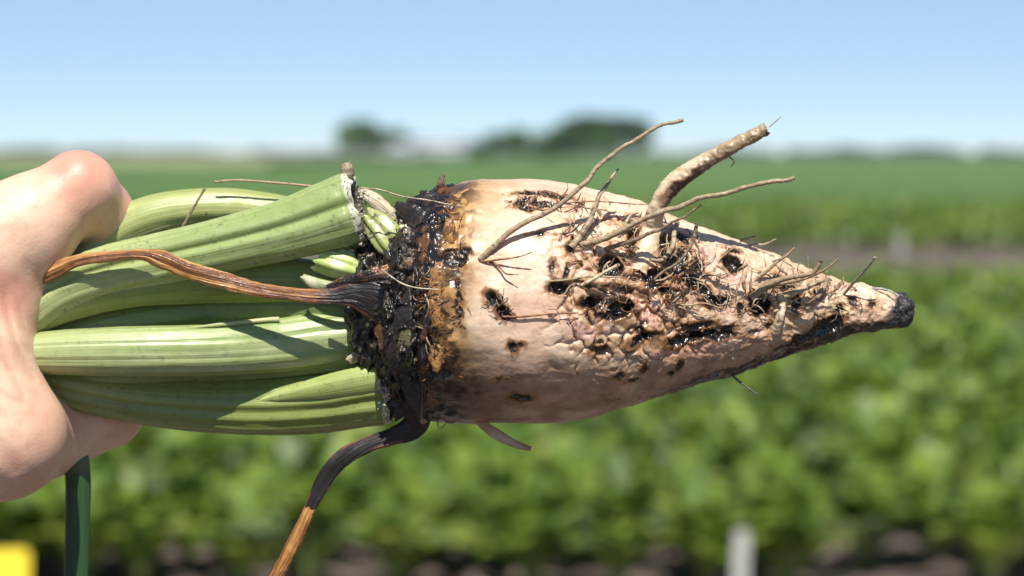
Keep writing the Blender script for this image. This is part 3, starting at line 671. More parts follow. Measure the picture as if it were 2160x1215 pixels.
sweep('dead_leaf_base', [(690, 606, -126, 4, 3), (730, 594, -138, 12, 4), (780, 588, -150, 20, 5), (820, 578, -154, 20, 5), (850, 552, -152, 15, 5), (872, 522, -140, 10, 4)], nu=160, nv=32, roll=[0, .5, -.3, .6], ribs=4, rib_amp=.12,
      colf=lambda T, TH, n1, n2, Q: mix(mix(np.tile([.02, .013, .011], (len(T), 1)), (.28, .10, .03), ss(.1, .5, n1 + .5 * np.cos(TH))), (.04, .02, .015), ss(0, .4, n2)), m=m_dead, wet=.95, rough=.4, seed=24, rfreq=14)
# hanging dead stalk under the crown
sweep('dead_stalk', [(868, 770, -95, 30, 20), (874, 830, -80, 30, 20), (880, 878, -60, 27, 18), (868, 902, -50, 24, 14), (830, 920, -46, 18, 8), (780, 936, -44, 16, 7), (735, 958, -44, 17, 7), (700, 990, -44, 17, 7), (675, 1030, -44, 15, 7), (657, 1066, -44, 12, 8), (640, 1105, -44, 12, 8), (618, 1150, -44, 13, 8), (596, 1192, -44, 13, 8), (570, 1240, -44, 11, 7), (545, 1300, -44, 7, 6)],
      nu=420, nv=40, ribs=4, rib_amp=.12, roll=[0, .2, .5, -.3, .3, -.2, .2], colf=lambda T, TH, n1, n2, Q: brownf(0, True, 3)(T, TH, n1, n2, np.stack([np.where(Q[:, 1] < 1066 + 10 * n2, 500, -500) + 0 * TH, Q[:, 1], Q[:, 2]], 1)), m=m_dead, wet=.0, rough=.2, seed=26, rfreq=20)
# strip hanging under the root
sweep('dead_strip', [(1000, 885, -40, 3, 3), (1022, 899, -42, 9, 3), (1050, 918, -44, 11, 3), (1085, 936, -46, 8, 3), (1120, 947, -48, 5, 2)], nu=80, nv=16, ribs=3, rib_amp=.1, colf=lambda T, TH, n1, n2, Q: mix(np.tile([.50, .27, .15], (len(T), 1)), (.60, .40, .26), ss(-.2, .3, n1)), m=m_dead, wet=.2, seed=27)

# ------------------------------------------------------------------ crown: rotten heart and leaf scars
blob('crown', (868, 655, 0), (70, 205, 215), [(.014, .011, .010), (.035, .02, .012), (.10, .05, .02)], .17, 1.3, 3, (220, 420), m_rot, .9)
blob('crown_heart', (805, 640, -10), (70, 150, 120), [(.016, .013, .010), (.045, .028, .014), (.08, .085, .03)], .30, 1.2, 8, (180, 240), m_rot, .75)
DK, BR, OR, OL, TN = (.014, .011, .010), (.06, .028, .015), (.36, .17, .045), (.09, .09, .025), (.42, .34, .22)
def simple(c1, c2, dirt=.0):
    def f(T, TH, n1, n2, Q):
        c = mix(np.tile(np.array(c1, float), (len(T), 1)), c2, ss(-.15, .35, n1 + .5 * n2)); return mix(c, (.02, .015, .01), ss(.2, .5, n2) * dirt)
    return f
rr = np.random.default_rng(77)
def crown_pt(x, a, lift):                        # point on the crown dome
    k = (x - 868) / 75.0; r = math.sqrt(max(.05, 1 - k * k)) * 205; return (x, 655 - r * math.sin(a) * 1.06, -(r * math.cos(a)) * 1.02 - lift)
for k in range(42):
    x0 = rr.uniform(806, 928); a0 = rr.uniform(-1.4, 1.35); da = rr.uniform(.15, .75); x1 = x0 + rr.uniform(-26, 26)
    w0 = rr.choice([4, 7, 11, 15, 20]) * rr.uniform(.8, 1.25); lf = rr.uniform(0, 14)
    pts = [crown_pt(x0 + (x1 - x0) * t + rr.normal(0, 5), a0 + da * (t - .5), 2 + lf * math.sin(3.14 * t)) + (w0 * (math.sin(3.14 * min(t * .85 + .15, 1)) ** .7 + .08), rr.uniform(2, 4)) for t in (0, .25, .5, .75, 1)]
    c1, c2 = [(DK, BR), (DK, (.03, .02, .015)), (DK, BR), (DK, OL), (DK, (.10, .045, .02)), (BR, (.16, .08, .03)), (OL, (.12, .11, .045)), (DK, (.03, .02, .015))][rr.integers(8)]
    sweep('leaf_scar', pts, nu=70, nv=18, ribs=3, rib_amp=.22, roll=[0, rr.uniform(-1.2, 1.2), rr.uniform(-1.2, 1.2)], colf=simple(c1, c2, .4), m=m_rot, wet=rr.uniform(.1, .8), rough=.28, seed=200 + k, corr=False, rfreq=14)
for k, (pts, cc) in enumerate([([(800, 672, -128, 8, 5), (822, 730, -134, 22, 6), (846, 800, -118, 20, 6), (858, 860, -84, 8, 5)], (DK, BR)), ([(846, 690, -160, 10, 5), (866, 760, -168, 26, 6), (878, 830, -142, 24, 6), (886, 884, -84, 10, 6)], (DK, (.03, .02, .012))),
        ([(836, 432, -80, 8, 5), (872, 456, -118, 24, 6), (896, 500, -150, 22, 6), (900, 556, -172, 12, 5)], (DK, (.03, .02, .015))), ([(862, 424, -70, 8, 5), (900, 430, -100, 20, 6), (930, 452, -134, 20, 6), (938, 500, -168, 10, 5)], (DK, BR)),
        ([(880, 560, -190, 8, 5), (905, 590, -214, 14, 6), (903, 650, -226, 14, 6), (892, 720, -214, 8, 5)], (BR, DK)), ([(770, 610, -108, 8, 5), (806, 590, -134, 16, 6), (836, 560, -146, 16, 6), (852, 528, -140, 8, 5)], (BR, (.24, .09, .03))),
        ([(812, 640, -130, 10, 5), (850, 660, -166, 26, 7), (884, 700, -186, 22, 7), (900, 760, -180, 8, 5)], (DK, BR)), ([(760, 640, -70, 12, 8), (790, 690, -84, 24, 8), (806, 760, -74, 22, 8), (806, 810, -50, 10, 6)], (DK, OL))]):
    sweep('dead_leaf_base', pts, nu=120, nv=30, ribs=4, rib_amp=.14, roll=[0, .4 * (-1) ** k, .5], jag=(4, 6), colf=simple(cc[0], cc[1], .2), m=m_rot, wet=.5, rough=.55, seed=300 + k, rfreq=13)
# orange wet lumps on the shoulder of the root
for k, (px, py, a, b) in enumerate([(924, 610, 17, 52), (926, 655, 20, 40), (922, 745, 16, 32), (948, 500, 12, 40)]):
    x, y, d = front(px, py)
    blob('rot_lump', (x, y, d + 2), (a, b, 9), [(.30, .15, .04), (.14, .06, .02), (.04, .02, .01)], .35, 2.6, 30 + k, (44, 48), m_rot, 1.0)
# green and tan stubs of cut stalks in the heart
sweep('stalk_stub', [(772, 452, -96, 18, 14), (800, 480, -112, 30, 16), (826, 515, -124, 30, 15), (846, 548, -128, 14, 10)], nu=90, nv=40, ribs=5, rib_amp=.08, groove=[(1.5, .25, .45), (2.5, .2, .25)], jag=(16, 22), colf=simple((.30, .33, .10), (.40, .38, .18), .8), m=m_stalk, wet=.8, rough=.25, seed=41, rfreq=14)
sweep('stalk_stub', [(668, 548, -66, 24, 20), (700, 556, -72, 27, 22), (740, 568, -74, 24, 20), (775, 585, -66, 16, 14)], nu=90, nv=40, ribs=6, rib_amp=.09, jag=(18, 4), recess=10, groove=[(1.2, .15, .25), (2.2, .15, .25)], cap=((.5, .55, .2), True), colf=simple((.36, .46, .12), (.55, .60, .26), .3), m=m_stalk, wet=.5, seed=42)
sweep('stalk_stub', [(676, 524, -55, 10, 10), (710, 530, -60, 14, 12), (745, 548, -60, 12, 12), (762, 580, -58, 8, 8)], nu=60, nv=24, ribs=4, rib_amp=.08, jag=(12, 4), groove=[(1.8, .3, .3)], colf=simple((.36, .42, .16), (.50, .56, .26), .2), m=m_stalk, wet=.5, seed=43)
sweep('stalk_stub', [(640, 585, -70, 8, 8), (664, 597, -84, 12, 8), (700, 604, -92, 10, 8), (735, 606, -90, 6, 6)], nu=60, nv=24, ribs=4, rib_amp=.1, jag=(6, 4), colf=simple((.30, .34, .16), (.55, .54, .36), .5), m=m_stalk, wet=.5, seed=44)
sweep('stalk_stub', [(760, 404, -60, 9, 8), (790, 424, -66, 14, 10), (826, 452, -70, 11, 8), (850, 470, -70, 8, 6)], nu=80, nv=28, ribs=5, rib_amp=.12, jag=(4, 4), colf=simple((.45, .36, .22), (.56, .48, .32), .5), m=m_dead, wet=.2, rough=.3, seed=45, rfreq=10)
sweep('stalk_stub', [(736, 380, -72, 9, 8), (733, 365, -74, 13, 11), (734, 352, -74, 12, 10), (738, 344, -74, 6, 5)], nu=50, nv=28, jag=(0, 6), ribs=4, rib_amp=.08, colf=simple((.40, .34, .22), (.24, .17, .10), .5), m=m_dead, wet=.2, rough=.4, seed=46, rfreq=8)
sweep('stalk_stub', [(735, 760, -60, 9, 7), (752, 752, -64, 11, 8), (772, 735, -66, 8, 7), (790, 715, -60, 5, 5)], nu=50, nv=20, jag=(5, 5), colf=simple((.46, .38, .24), (.3, .22, .13), .4), m=m_dead, wet=.2, seed=47)
sweep('stalk_stub', [(848, 480, -110, 20, 12), (862, 505, -122, 16, 12), (868, 540, -124, 8, 8)], nu=50, nv=24, ribs=4, rib_amp=.1, jag=(6, 6), colf=simple((.28, .27, .10), (.10, .07, .03), .6), m=m_stalk, wet=.9, rough=.3, seed=48, rfreq=9)
sweep('dead_bract', [(926, 405, -30, 9, 5), (928, 392, -34, 8, 5), (932, 380, -34, 7, 4), (936, 368, -32, 3, 3)], nu=40, nv=16, ribs=3, rib_amp=.2, jag=(0, 5), colf=simple((.05, .035, .025), (.16, .09, .05), .5), m=m_dead, wet=.5, rough=.5, seed=49, rfreq=6)
sweep('dead_bract', [(905, 412, -30, 7, 5), (895, 406, -34, 5, 4), (886, 404, -34, 3, 3)], nu=30, nv=14, ribs=3, rib_amp=.2, colf=simple(DK, BR), m=m_dead, wet=.6, rough=.5, seed=50, rfreq=6)
sweep('dead_bract', [(838, 800, -62, 7, 6), (848, 840, -66, 8, 6), (846, 868, -66, 8, 6), (834, 888, -66, 3, 3)], nu=50, nv=16, ribs=3, rib_amp=.15, colf=simple(DK, BR), m=m_dead, wet=.7, rough=.4, seed=51, rfreq=9)
sweep('dead_bract', [(822, 700, -110, 10, 6), (810, 740, -100, 14, 6), (800, 775, -92, 9, 6), (800, 800, -84, 4, 4)], nu=50, nv=20, ribs=3, rib_amp=.15, colf=simple(DK, BR), m=m_dead, wet=.9, rough=.5, seed=52, rfreq=9)
sweep('dead_bract', [(878, 735, -150, 5, 4), (886, 770, -158, 5, 4), (892, 800, -158, 3, 3), (890, 880, -120, 3, 3), (896, 892, -110, 6, 4)], nu=60, nv=14, ribs=3, rib_amp=.15, colf=simple((.35, .2, .07), (.10, .05, .03), .5), m=m_dead, wet=.8, rough=.4, seed=53, rfreq=9)
# pale crumbs of soil caught between the stubs
def crumbs(name, pts, r0, r1, cols, seed, m):
    rr = np.random.default_rng(seed); Vs, Fs, Cs, off = [], [], [], 0
    for (x, y, d) in pts:
        r = rr.uniform(r0, r1); u = np.linspace(.1, np.pi - .1, 7); v = np.linspace(0, 2 * np.pi, 9, endpoint=False)
        U, A = np.meshgrid(u, v, indexing='ij'); dd = np.stack([np.cos(U), np.sin(U) * np.sin(A), np.sin(U) * np.cos(A)], -1).reshape(-1, 3)
        P = np.array([x, y, d]) + dd * r * (1 + .35 * rr.normal(size=(len(dd), 1))).clip(.5, 1.5)
        Vs.append(P); Fs.append(grid_faces(7, 9)[:, ::-1] + off); off += len(P); Cs.append(np.tile(np.array(cols[0]) * (1 - (q := rr.uniform())) + np.array(cols[1]) * q, (len(P), 1)))
    V = np.vstack(Vs); return tag(link(name, mesh_np(name, W(V), np.vstack(Fs), cols=np.vstack(Cs), attrs={'wet': np.full(len(V), .1)}), m, beet), kind='stuff')
rr = np.random.default_rng(9)
crumbs('soil_crumbs', np.vstack([np.stack([rr.normal(780, 14, 40), rr.normal(588, 10, 40), rr.normal(-92, 6, 40)], 1), np.stack([rr.normal(768, 4, 60), rr.uniform(400, 520, 60), rr.normal(-92, 16, 60)], 1),
       np.stack([rr.normal(848, 8, 14), rr.normal(470, 14, 14), rr.normal(-110, 6, 14)], 1), np.stack([rr.normal(815, 8, 30), rr.uniform(790, 870, 30), rr.normal(-80, 20, 30)], 1)]), 1.2, 3.8, [(.50, .45, .35), (.26, .22, .16)], 6, m_rootlet)

# ------------------------------------------------------------------ rootlets
PALE, GREY, TAN, RED, BLK = (.40, .31, .20), (.17, .13, .085), (.28, .20, .115), (.18, .07, .03), (.03, .025, .022)
def rootlet(name, pts, w0, w1, c1, c2, dend=None, lift=2.0, tipc=None, seed=0, wet=.2, nu=None, flat=1.0, knob=.16):
    pts = np.array(pts, float); n = len(pts)
    ds = []
    for i, (px, py) in enumerate(pts):
        x, y, d = front(px, py); yc, r = prof(x); over = abs(y - yc) < r * .97 and 880 < x < 1925
        ds.append(d if over else None)
    d0 = next((d for d in ds if d is not None), dend if dend is not None else 0)
    if ds[0] is None: d0 = dend
    de = d0 if dend is None else dend
    L = np.concatenate([[0], np.cumsum(np.linalg.norm(np.diff(pts, axis=0), axis=1))]); L /= L[-1]
    rows = []
    for i in range(n):
        d = d0 + (de - d0) * L[i]; w = w0 + (w1 - w0) * L[i]
        if ds[i] is not None: d = min(d, ds[i] - lift - w * .3 * (L[i] > 0)) if i else ds[i] + 2
        rows.append((pts[i, 0], pts[i, 1], d, w / 2, w / 2 * flat))
    nu = nu or int(20 + 12 * n + 60 * (w0 > 6))
    def cf(T, TH, n1, n2, Q):
        c = mix(np.tile(np.array(c1, float), (len(T), 1)), c2, ss(-.2, .35, n2 + .4 * n1)); c = mix(c, (.06, .035, .02), ss(.3, .55, n2) * .8)
        if tipc is not None: c = mix(c, tipc, ss(.93, .98, T))
        return c
    return sweep(name, rows, nu=nu, nv=14 if w0 > 6 else 8, colf=cf, m=m_rootlet, rough=knob * (.35 + w0 * .06), wet=wet, seed=seed, recess=1, rfreq=7)
rootlet('lateral_root', [(1012, 548), (1040, 522), (1072, 492), (1110, 468), (1146, 452), (1182, 431), (1215, 402), (1242, 378), (1252, 362), (1268, 345), (1290, 328), (1314, 310), (1340, 296), (1363, 281), (1396, 263), (1420, 259), (1441, 253)], 12.5, 7, TAN, PALE, -230, 5, seed=60)
rootlet('lateral_root', [(1222, 516), (1262, 508), (1304, 490), (1340, 470), (1370, 457), (1403, 444), (1430, 438), (1456, 427), (1482, 416), (1528, 409), (1577, 394), (1627, 383), (1655, 381), (1676, 375)], 13, 8, TAN, PALE, -300, 6, seed=61)
rootlet('lateral_root', [(1275, 526), (1310, 515), (1347, 503), (1370, 492), (1396, 483), (1415, 470), (1429, 464), (1447, 456), (1462, 444), (1480, 431)], 10, 3.5, GREY, TAN, -270, 6, BLK, seed=62)
rootlet('lateral_root', [(1205, 522), (1222, 500), (1242, 470), (1250, 450), (1258, 431), (1264, 412), (1278, 394), (1290, 374), (1304, 356)], 15, 5, PALE, TAN, -180, 4, BLK, seed=63)
rootlet('lateral_root', [(1160, 492), (1190, 493), (1209, 487), (1222, 474), (1236, 466)], 5, 3, BLK, RED, None, 6, seed=64)
rootlet('lateral_root', [(1010, 552), (1030, 551), (1055, 547), (1075, 545), (1100, 540), (1122, 532)], 5, 2, RED, (.3, .15, .07), -262, 5, seed=65)
rootlet('lateral_root', [(1030, 552), (1044, 556), (1056, 566), (1067, 577), (1080, 579), (1093, 579)], 5, 2, RED, (.3, .15, .07), -262, 4, seed=66)
rootlet('lateral_root', [(1222, 604), (1250, 590), (1280, 572), (1306, 558)], 8, 6, (.66, .55, .34), (.52, .40, .24), -268, 6, seed=67)
rootlet('lateral_root', [(1150, 594), (1200, 590), (1250, 583), (1320, 586)], 5, 3, PALE, TAN, None, 5, seed=68)
rootlet('lateral_root', [(1428, 470), (1422, 490), (1420, 515), (1408, 538), (1392, 550), (1372, 548)], 11, 8, PALE, TAN, -235, 12, seed=69)
rootlet('lateral_root', [(1470, 470), (1464, 500), (1450, 530), (1428, 556), (1400, 572), (1380, 590)], 8, 5, GREY, TAN, -235, 10, seed=70)
rootlet('lateral_root', [(1538, 786), (1560, 805), (1580, 820), (1598, 832)], 5, 3, (.06, .06, .05), (.10, .10, .08), -60, 1, seed=71)
rootlet('lateral_root', [(1585, 628), (1610, 608), (1634, 594), (1672, 584), (1700, 580), (1716, 574), (1726, 562), (1732, 549)], 16, 8, TAN, (.28, .20, .13), -165, 8, (.09, .05, .03), seed=72)
rootlet('lateral_root', [(1600, 615), (1640, 600), (1690, 590), (1724, 577), (1752, 560), (1768, 546)], 9, 4, TAN, RED, -140, 6, seed=73)
rootlet('lateral_root', [(1779, 622), (1800, 597), (1824, 570), (1838, 553), (1846, 542)], 6, 5, (.13, .13, .10), (.20, .19, .14), -110, 3, (.5, .48, .38), seed=74)
rootlet('lateral_root', [(1575, 520), (1590, 516), (1613, 515), (1637, 504)], 6, 3, PALE, TAN, -60, 2, seed=75)
rootlet('lateral_root', [(1562, 508), (1578, 503), (1594, 498)], 6, 4, TAN, GREY, -60, 2, seed=76)
rootlet('lateral_root', [(1590, 592), (1620, 570), (1640, 552), (1660, 538), (1676, 523)], 8, 5, TAN, PALE, -120, 5, seed=77)
rootlet('lateral_root', [(1630, 552), (1648, 548), (1662, 556), (1676, 566)], 5, 3, PALE, TAN, -110, 5, seed=78)
rootlet('lateral_root', [(1838, 609), (1855, 609), (1874, 613), (1896, 624)], 6, 4, (.36, .36, .32), (.2, .2, .18), -40, 5, seed=79)
rootlet('lateral_root', [(1420, 640), (1450, 644), (1485, 640), (1520, 650)], 5, 3, TAN, PALE, None, 8, seed=80)
rootlet('lateral_root', [(1060, 668), (1100, 668), (1160, 662), (1220, 660)], 5, 3, RED, (.3, .15, .07), None, 1.5, seed=81)
rootlet('lateral_root', [(1185, 430), (1230, 425), (1270, 425), (1330, 430), (1372, 432)], 4, 2, TAN, GREY, None, 3, seed=82)
rootlet('lateral_root', [(1300, 505), (1315, 480), (1330, 455), (1345, 448)], 8, 6, PALE, (.6, .5, .35), None, 6, seed=83)
rootlet('lateral_root', [(1640, 630), (1680, 615), (1715, 600), (1738, 590)], 18, 8, (.40, .30, .18), (.26, .18, .11), None, 8, seed=84)
rootlet('lateral_root', [(1700, 650), (1722, 628), (1738, 605), (1745, 588)], 16, 9, (.36, .27, .17), (.22, .15, .1), None, 8, seed=85)
rootlet('lateral_root', [(1635, 700), (1645, 670), (1652, 640), (1648, 620)], 22, 12, (.60, .47, .31), (.44, .32, .2), None, 4, seed=86)
# the thick broken side root
def thick(T, TH, n1, n2, Q):
    c = mix(np.tile([.60, .46, .30], (len(T), 1)), (.46, .34, .20), ss(-.1, .4, n1))
    low = -np.cos(TH + .45)                                     # which flank carries the rot
    c = mix(c, (.17, .09, .045), ss(.0, .45, low + .7 * n1 + .5 * n2 + .6 * (T - .5)) * ss(.28, .42, T)); c = mix(c, (.03, .02, .015), ss(.55, .9, low + .6 * n2 + .1) * ss(.3, .45, T))
    c = mix(c, (.30, .21, .12), ss(.55, .8, T) * .8); c = mix(c, (.02, .016, .012), ss(.96, .99, T) * ss(-.2, .5, low + n2))
    return c
fx = [(1345, 575, 4), (1362, 530, -6), (1374, 484, -12), (1386, 440, -14), (1413, 396, -14), (1449, 366, -14), (1495, 337, -14), (1544, 309, -14), (1594, 284, -14), (1618, 272, -14)]
rows = []
for i, (px, py, l) in enumerate(fx):
    d = front(px, min(max(py, 400), 900))[2] if i < 3 else [0, 0, 0, -150, -158, -164, -170, -176, -182, -186][i]
    rows.append((px, py, d + (6 if i < 2 else l), [18, 21, 21, 18, 19, 18, 16, 14, 13, 12][i], [12, 15, 16, 16, 17, 17, 15, 13, 12, 11][i]))
sweep('side_root', rows, nu=260, nv=48, colf=thick, m=m_root, wet=.2, rough=.5, seed=90, jag=(0, 5), recess=4, rfreq=11, ribs=3, rib_amp=.05)
rootlet('lateral_root', [(1622, 268), (1634, 258), (1648, 246)], 2.6, 1.5, TAN, PALE, -186, 2, seed=91)
rootlet('lateral_root', [(1530, 325), (1548, 340), (1542, 352)], 3, 2, TAN, (.4, .2, .1), -178, 2, seed=92)
# stray dry fibres by the stalks
rootlet('dry_fibre', [(378, 492), (400, 452), (416, 425), (432, 398)], 6, 5, (.16, .14, .07), (.24, .20, .11), -30, seed=93)
rootlet('dry_fibre', [(452, 384), (500, 380), (560, 384), (620, 389), (690, 396)], 5, 5, (.38, .26, .15), (.28, .20, .12), -10, seed=94)
rootlet('dry_fibre', [(760, 396), (800, 400), (848, 414), (907, 423), (940, 430), (974, 436)], 3, 3, (.42, .34, .23), (.30, .24, .16), -190, seed=95)
rootlet('dry_fibre', [(804, 568), (826, 584), (848, 598), (878, 607), (925, 611)], 3, 2.5, (.5, .44, .32), (.4, .33, .24), -245, seed=96)
rootlet('dry_fibre', [(922, 889), (926, 902), (934, 900), (942, 891)], 2, 1.5, (.06, .05, .04), BLK, -50, seed=97)

# fine hairs and torn fibres over the broken skin (one part: far too many to count)
def hairs(name, zones, seed):
    rr = np.random.default_rng(seed); Vs, Fs, Cs, off = [], [], [], 0
    for (px, py, sx, sy, n, l0, l1, w0, w1, lift, cols) in zones:
        for _ in range(n):
            x0, y0 = px + rr.normal(0, sx), py + rr.normal(0, sy); yc0, r0 = prof(x0); y0 = min(max(y0, yc0 - .9 * r0), yc0 + .9 * r0); a = rr.normal(.1, 1.1) + (np.pi if rr.uniform() < .5 else 0); L = rr.uniform(l0, l1); cur = rr.normal(0, 1.1)
            P = []; ns = 7
            x, y = x0, y0
            for i in range(ns):
                X_, Y_, D_ = front(x, y); t = i / (ns - 1); P.append((X_, Y_, D_ - 3 - lift * rr.uniform(.4, 1) * math.sin(3.14 * t * .9)))
                x += math.cos(a) * L / ns; y += math.sin(a) * L / ns; a += cur / ns + rr.normal(0, .18)
            P = np.array(P); w = rr.uniform(w0, w1)
            V, F = tube_np(catmull(P, 12), np.linspace(w, w * .4, 12) / 2, 5)
            Vs.append(V); Fs.append(F + off); off += len(V); c = np.array(cols[rr.integers(len(cols))]) * rr.uniform(.7, 1.3); Cs.append(np.tile(c, (len(V), 1)))
    V = np.vstack(Vs)
    tag(link(name, mesh_np(name, W(V), np.vstack(Fs), cols=np.vstack(Cs), attrs={'wet': np.full(len(V), .5)}), m_rootlet, beet), kind='stuff')
hairs('root_hairs', [(1430, 560, 45, 45, 60, 18, 60, 2, 5, 8, [TAN, PALE, GREY, RED]), (1480, 620, 55, 25, 36, 18, 50, 2, 4, 7, [TAN, PALE, GREY]), (1640, 600, 50, 30, 44, 20, 60, 2, 6, 8, [TAN, PALE, GREY]),
    (1740, 620, 40, 25, 40, 15, 40, 2, 5, 6, [TAN, PALE, GREY]), (1290, 600, 60, 40, 30, 15, 50, 1.5, 4, 5, [TAN, PALE, RED, RED]), (1140, 425, 40, 14, 30, 15, 50, 2, 4, 5, [BLK, BLK, RED, TAN]),
    (1230, 490, 40, 30, 26, 15, 60, 2, 4, 6, [TAN, RED, GREY, PALE]), (1060, 650, 20, 18, 14, 10, 34, 1.5, 3, 3, [RED, BLK, TAN]), (940, 560, 20, 120, 50, 10, 40, 1.5, 3, 5, [RED, BLK, OR]), (900, 640, 14, 120, 70, 14, 60, 2, 4, 10, [BLK, RED, BLK, TAN]), (958, 650, 12, 50, 30, 10, 26, 1.5, 3, 3, [RED, BLK]), (1350, 480, 30, 30, 18, 15, 50, 2, 4, 6, [TAN, PALE, RED])], 31)

# ------------------------------------------------------------------ the hand (one continuous surface from a smooth union of tapered capsules)
def cap_sdf(P, a, b, ra, rb):
    a = np.array(a, float); b = np.array(b, float); ab = b - a; t = np.clip(((P - a) @ ab) / (ab @ ab), 0, 1)
    return np.linalg.norm(P - a - t[:, None] * ab, axis=1) - (ra + (rb - ra) * t)
def smin(a, b, k):
    h = np.clip(.5 + .5 * (b - a) / k, 0, 1); return b * (1 - h) + a * h - k * h * (1 - h)
def nets(sdf_vol, o, st):
    """naive surface nets on a sampled field"""
    n = sdf_vol.shape; s = sdf_vol < 0
    cs = [(a, b, c) for a in (0, 1) for b in (0, 1) for c in (0, 1)]
    corner = lambda A, c: A[c[0]:n[0] - 1 + c[0], c[1]:n[1] - 1 + c[1], c[2]:n[2] - 1 + c[2]]
    cnt = sum(corner(s, c).astype(int) for c in cs); act = (cnt > 0) & (cnt < 8)
    idx = np.full(act.shape, -1); ii = np.argwhere(act); idx[act] = np.arange(len(ii))
    acc = np.zeros((len(ii), 3)); w = np.zeros(len(ii)); val = {c: corner(sdf_vol, c)[act] for c in cs}
    for c in cs:
        for ax in range(3):
            if c[ax]: continue
            d = list(c); d[ax] = 1; d = tuple(d); a, b = val[c], val[d]; m_ = (a < 0) != (b < 0); t = np.where(m_, a / (a - b + 1e-12), 0)
            p = np.tile(np.array(c, float), (len(ii), 1)); p[:, ax] += t; acc += p * m_[:, None]; w += m_
    V = (ii + acc / w[:, None]) * st + o
    F = []
    for ax in range(3):
        sl0 = [slice(None)] * 3; sl1 = [slice(None)] * 3; sl0[ax] = slice(0, -1); sl1[ax] = slice(1, None)
        ch = s[tuple(sl0)] != s[tuple(sl1)]; e = np.argwhere(ch); o1, o2 = [(1, 2), (2, 0), (0, 1)][ax]
        e = e[(e[:, o1] > 0) & (e[:, o2] > 0) & (e[:, o1] < n[o1] - 1) & (e[:, o2] < n[o2] - 1)]
        ins = s[e[:, 0], e[:, 1], e[:, 2]]
        def g(d1, d2):
            q = e.copy(); q[:, o1] -= d1; q[:, o2] -= d2; return idx[q[:, 0], q[:, 1], q[:, 2]]
        q = np.stack([g(1, 1), g(0, 1), g(0, 0), g(1, 0)], 1); q[~ins] = q[~ins][:, ::-1]; F.append(q)
    return V, np.vstack(F)
def hand():
    st = 6.0; lo = np.array([-700, 270, -330.]); hi = np.array([340, 1180, 420.])
    ax = [np.arange(lo[i], hi[i], st) for i in range(3)]
    G = np.stack(np.meshgrid(*ax, indexing='ij'), -1); shp = G.shape[:3]; P = G.reshape(-1, 3).astype(np.float32)
    wr = P + 0
    C = [  # back of the hand, wrist, forearm stub
        ((-640, 880, -30), (-420, 790, -60), 185, 165, 0), ((-430, 780, -60), (-150, 620, -60), 165, 120, 60), ((-430, 860, -60), (-110, 840, -118), 160, 125, 60),
        ((-200, 640, -40), (-100, 760, -60), 130, 118, 50),
        # index: proximal bone, bent knuckle, middle bone turning behind the stalks, tip
        ((-170, 610, -80), (-20, 520, -80), 118, 112, 45), ((-20, 520, -72), (60, 474, -66), 112, 98, 35), ((60, 474, -70), (166, 398, -44), 98, 76, 35), ((166, 398, -44), (206, 452, 40), 76, 76, 22), ((206, 452, 40), (170, 590, 135), 72, 62, 18), ((170, 590, 135), (120, 680, 130), 60, 52, 14),
        # web between index and thumb
        ((-74, 600, -72), (-62, 760, -100), 134, 126, 50), ((-62, 760, -100), (-40, 880, -125), 126, 114, 50), ((-20, 560, -80), (60, 520, -70), 88, 80, 30), ((-30, 590, -76), (14, 630, -74), 98, 76, 40),
        # thumb
        ((-130, 900, -125), (10, 922, -112), 128, 128, 60), ((-6, 924, -108), (84, 906, 78), 124, 106, 24), ((84, 906, 78), (225, 866, 140), 106, 82, 20), ((225, 866, 140), (240, 852, 165), 80, 72, 10),
        # middle, ring, little finger curled round behind
        ((-260, 640, 20), (20, 468, 70), 112, 80, 40), ((20, 468, 70), (60, 580, 190), 76, 66, 16), ((60, 580, 190), (20, 690, 170), 64, 52, 12),
        ((-340, 690, 60), (-90, 510, 100), 108, 78, 40), ((-90, 510, 100), (-60, 640, 210), 72, 62, 14), ((-60, 640, 210), (-90, 740, 180), 60, 50, 10),
        ((-430, 740, 60), (-220, 570, 110), 100, 70, 40), ((-220, 570, 110), (-190, 690, 200), 64, 54, 12), ((-190, 690, 200), (-210, 780, 170), 52, 44, 10)]
    f = None
    for (a, b, ra, rb, k) in C:
        a_, b_ = PX(np.array(a, float)), PX(np.array(b, float)); g = cap_sdf(P, a_, b_, ra, rb).astype(np.float32)
        f = g if f is None else smin(f, g, max(k, 6))
    V, F = nets(f.reshape(shp), lo, st)
    # smooth shading needs a little relaxation
    nb = np.zeros_like(V); cn = np.zeros(len(V))
    E = np.vstack([F[:, [0, 1]], F[:, [1, 2]], F[:, [2, 3]], F[:, [3, 0]]])
    for it in range(6):
        nb[:] = 0; cn[:] = 0
        for k in range(3): nb[:, k] = np.bincount(E[:, 0], V[E[:, 1], k], len(V)) + np.bincount(E[:, 1], V[E[:, 0], k], len(V))
        cn = np.bincount(E[:, 0], minlength=len(V)) + np.bincount(E[:, 1], minlength=len(V)); V = V * .4 + .6 * nb / cn[:, None]
    fr = ss(0, -60, V[:, 2] + 20)
    k = 1 + V[:, 2] * S / D0; pxv = 1080 + (V[:, 0] - 1080) / k; pyv = 607.5 + (V[:, 1] - 607.5) / k
    # skin folds: polylines, width, depth
    def fold(pts, w, dep):
        best = np.full(len(V), 1e9)
        c = catmull(pts, 40); wob = 3 * fbm(V / 25, 2, 5)
        for i in range(39):
            a, b = c[i], c[i + 1]; ab = b - a; t = np.clip(((pxv - a[0]) * ab[0] + (pyv - a[1]) * ab[1]) / (ab @ ab), 0, 1)
            best = np.minimum(best, np.hypot(pxv - a[0] - t * ab[0], pyv - a[1] - t * ab[1]) + wob * 0)
        taper = ss(c[0][1] - 5, c[0][1] + 60, pyv) if c[-1][1] > c[0][1] else 1
        return dep * np.exp(-(best / w) ** 2) * taper
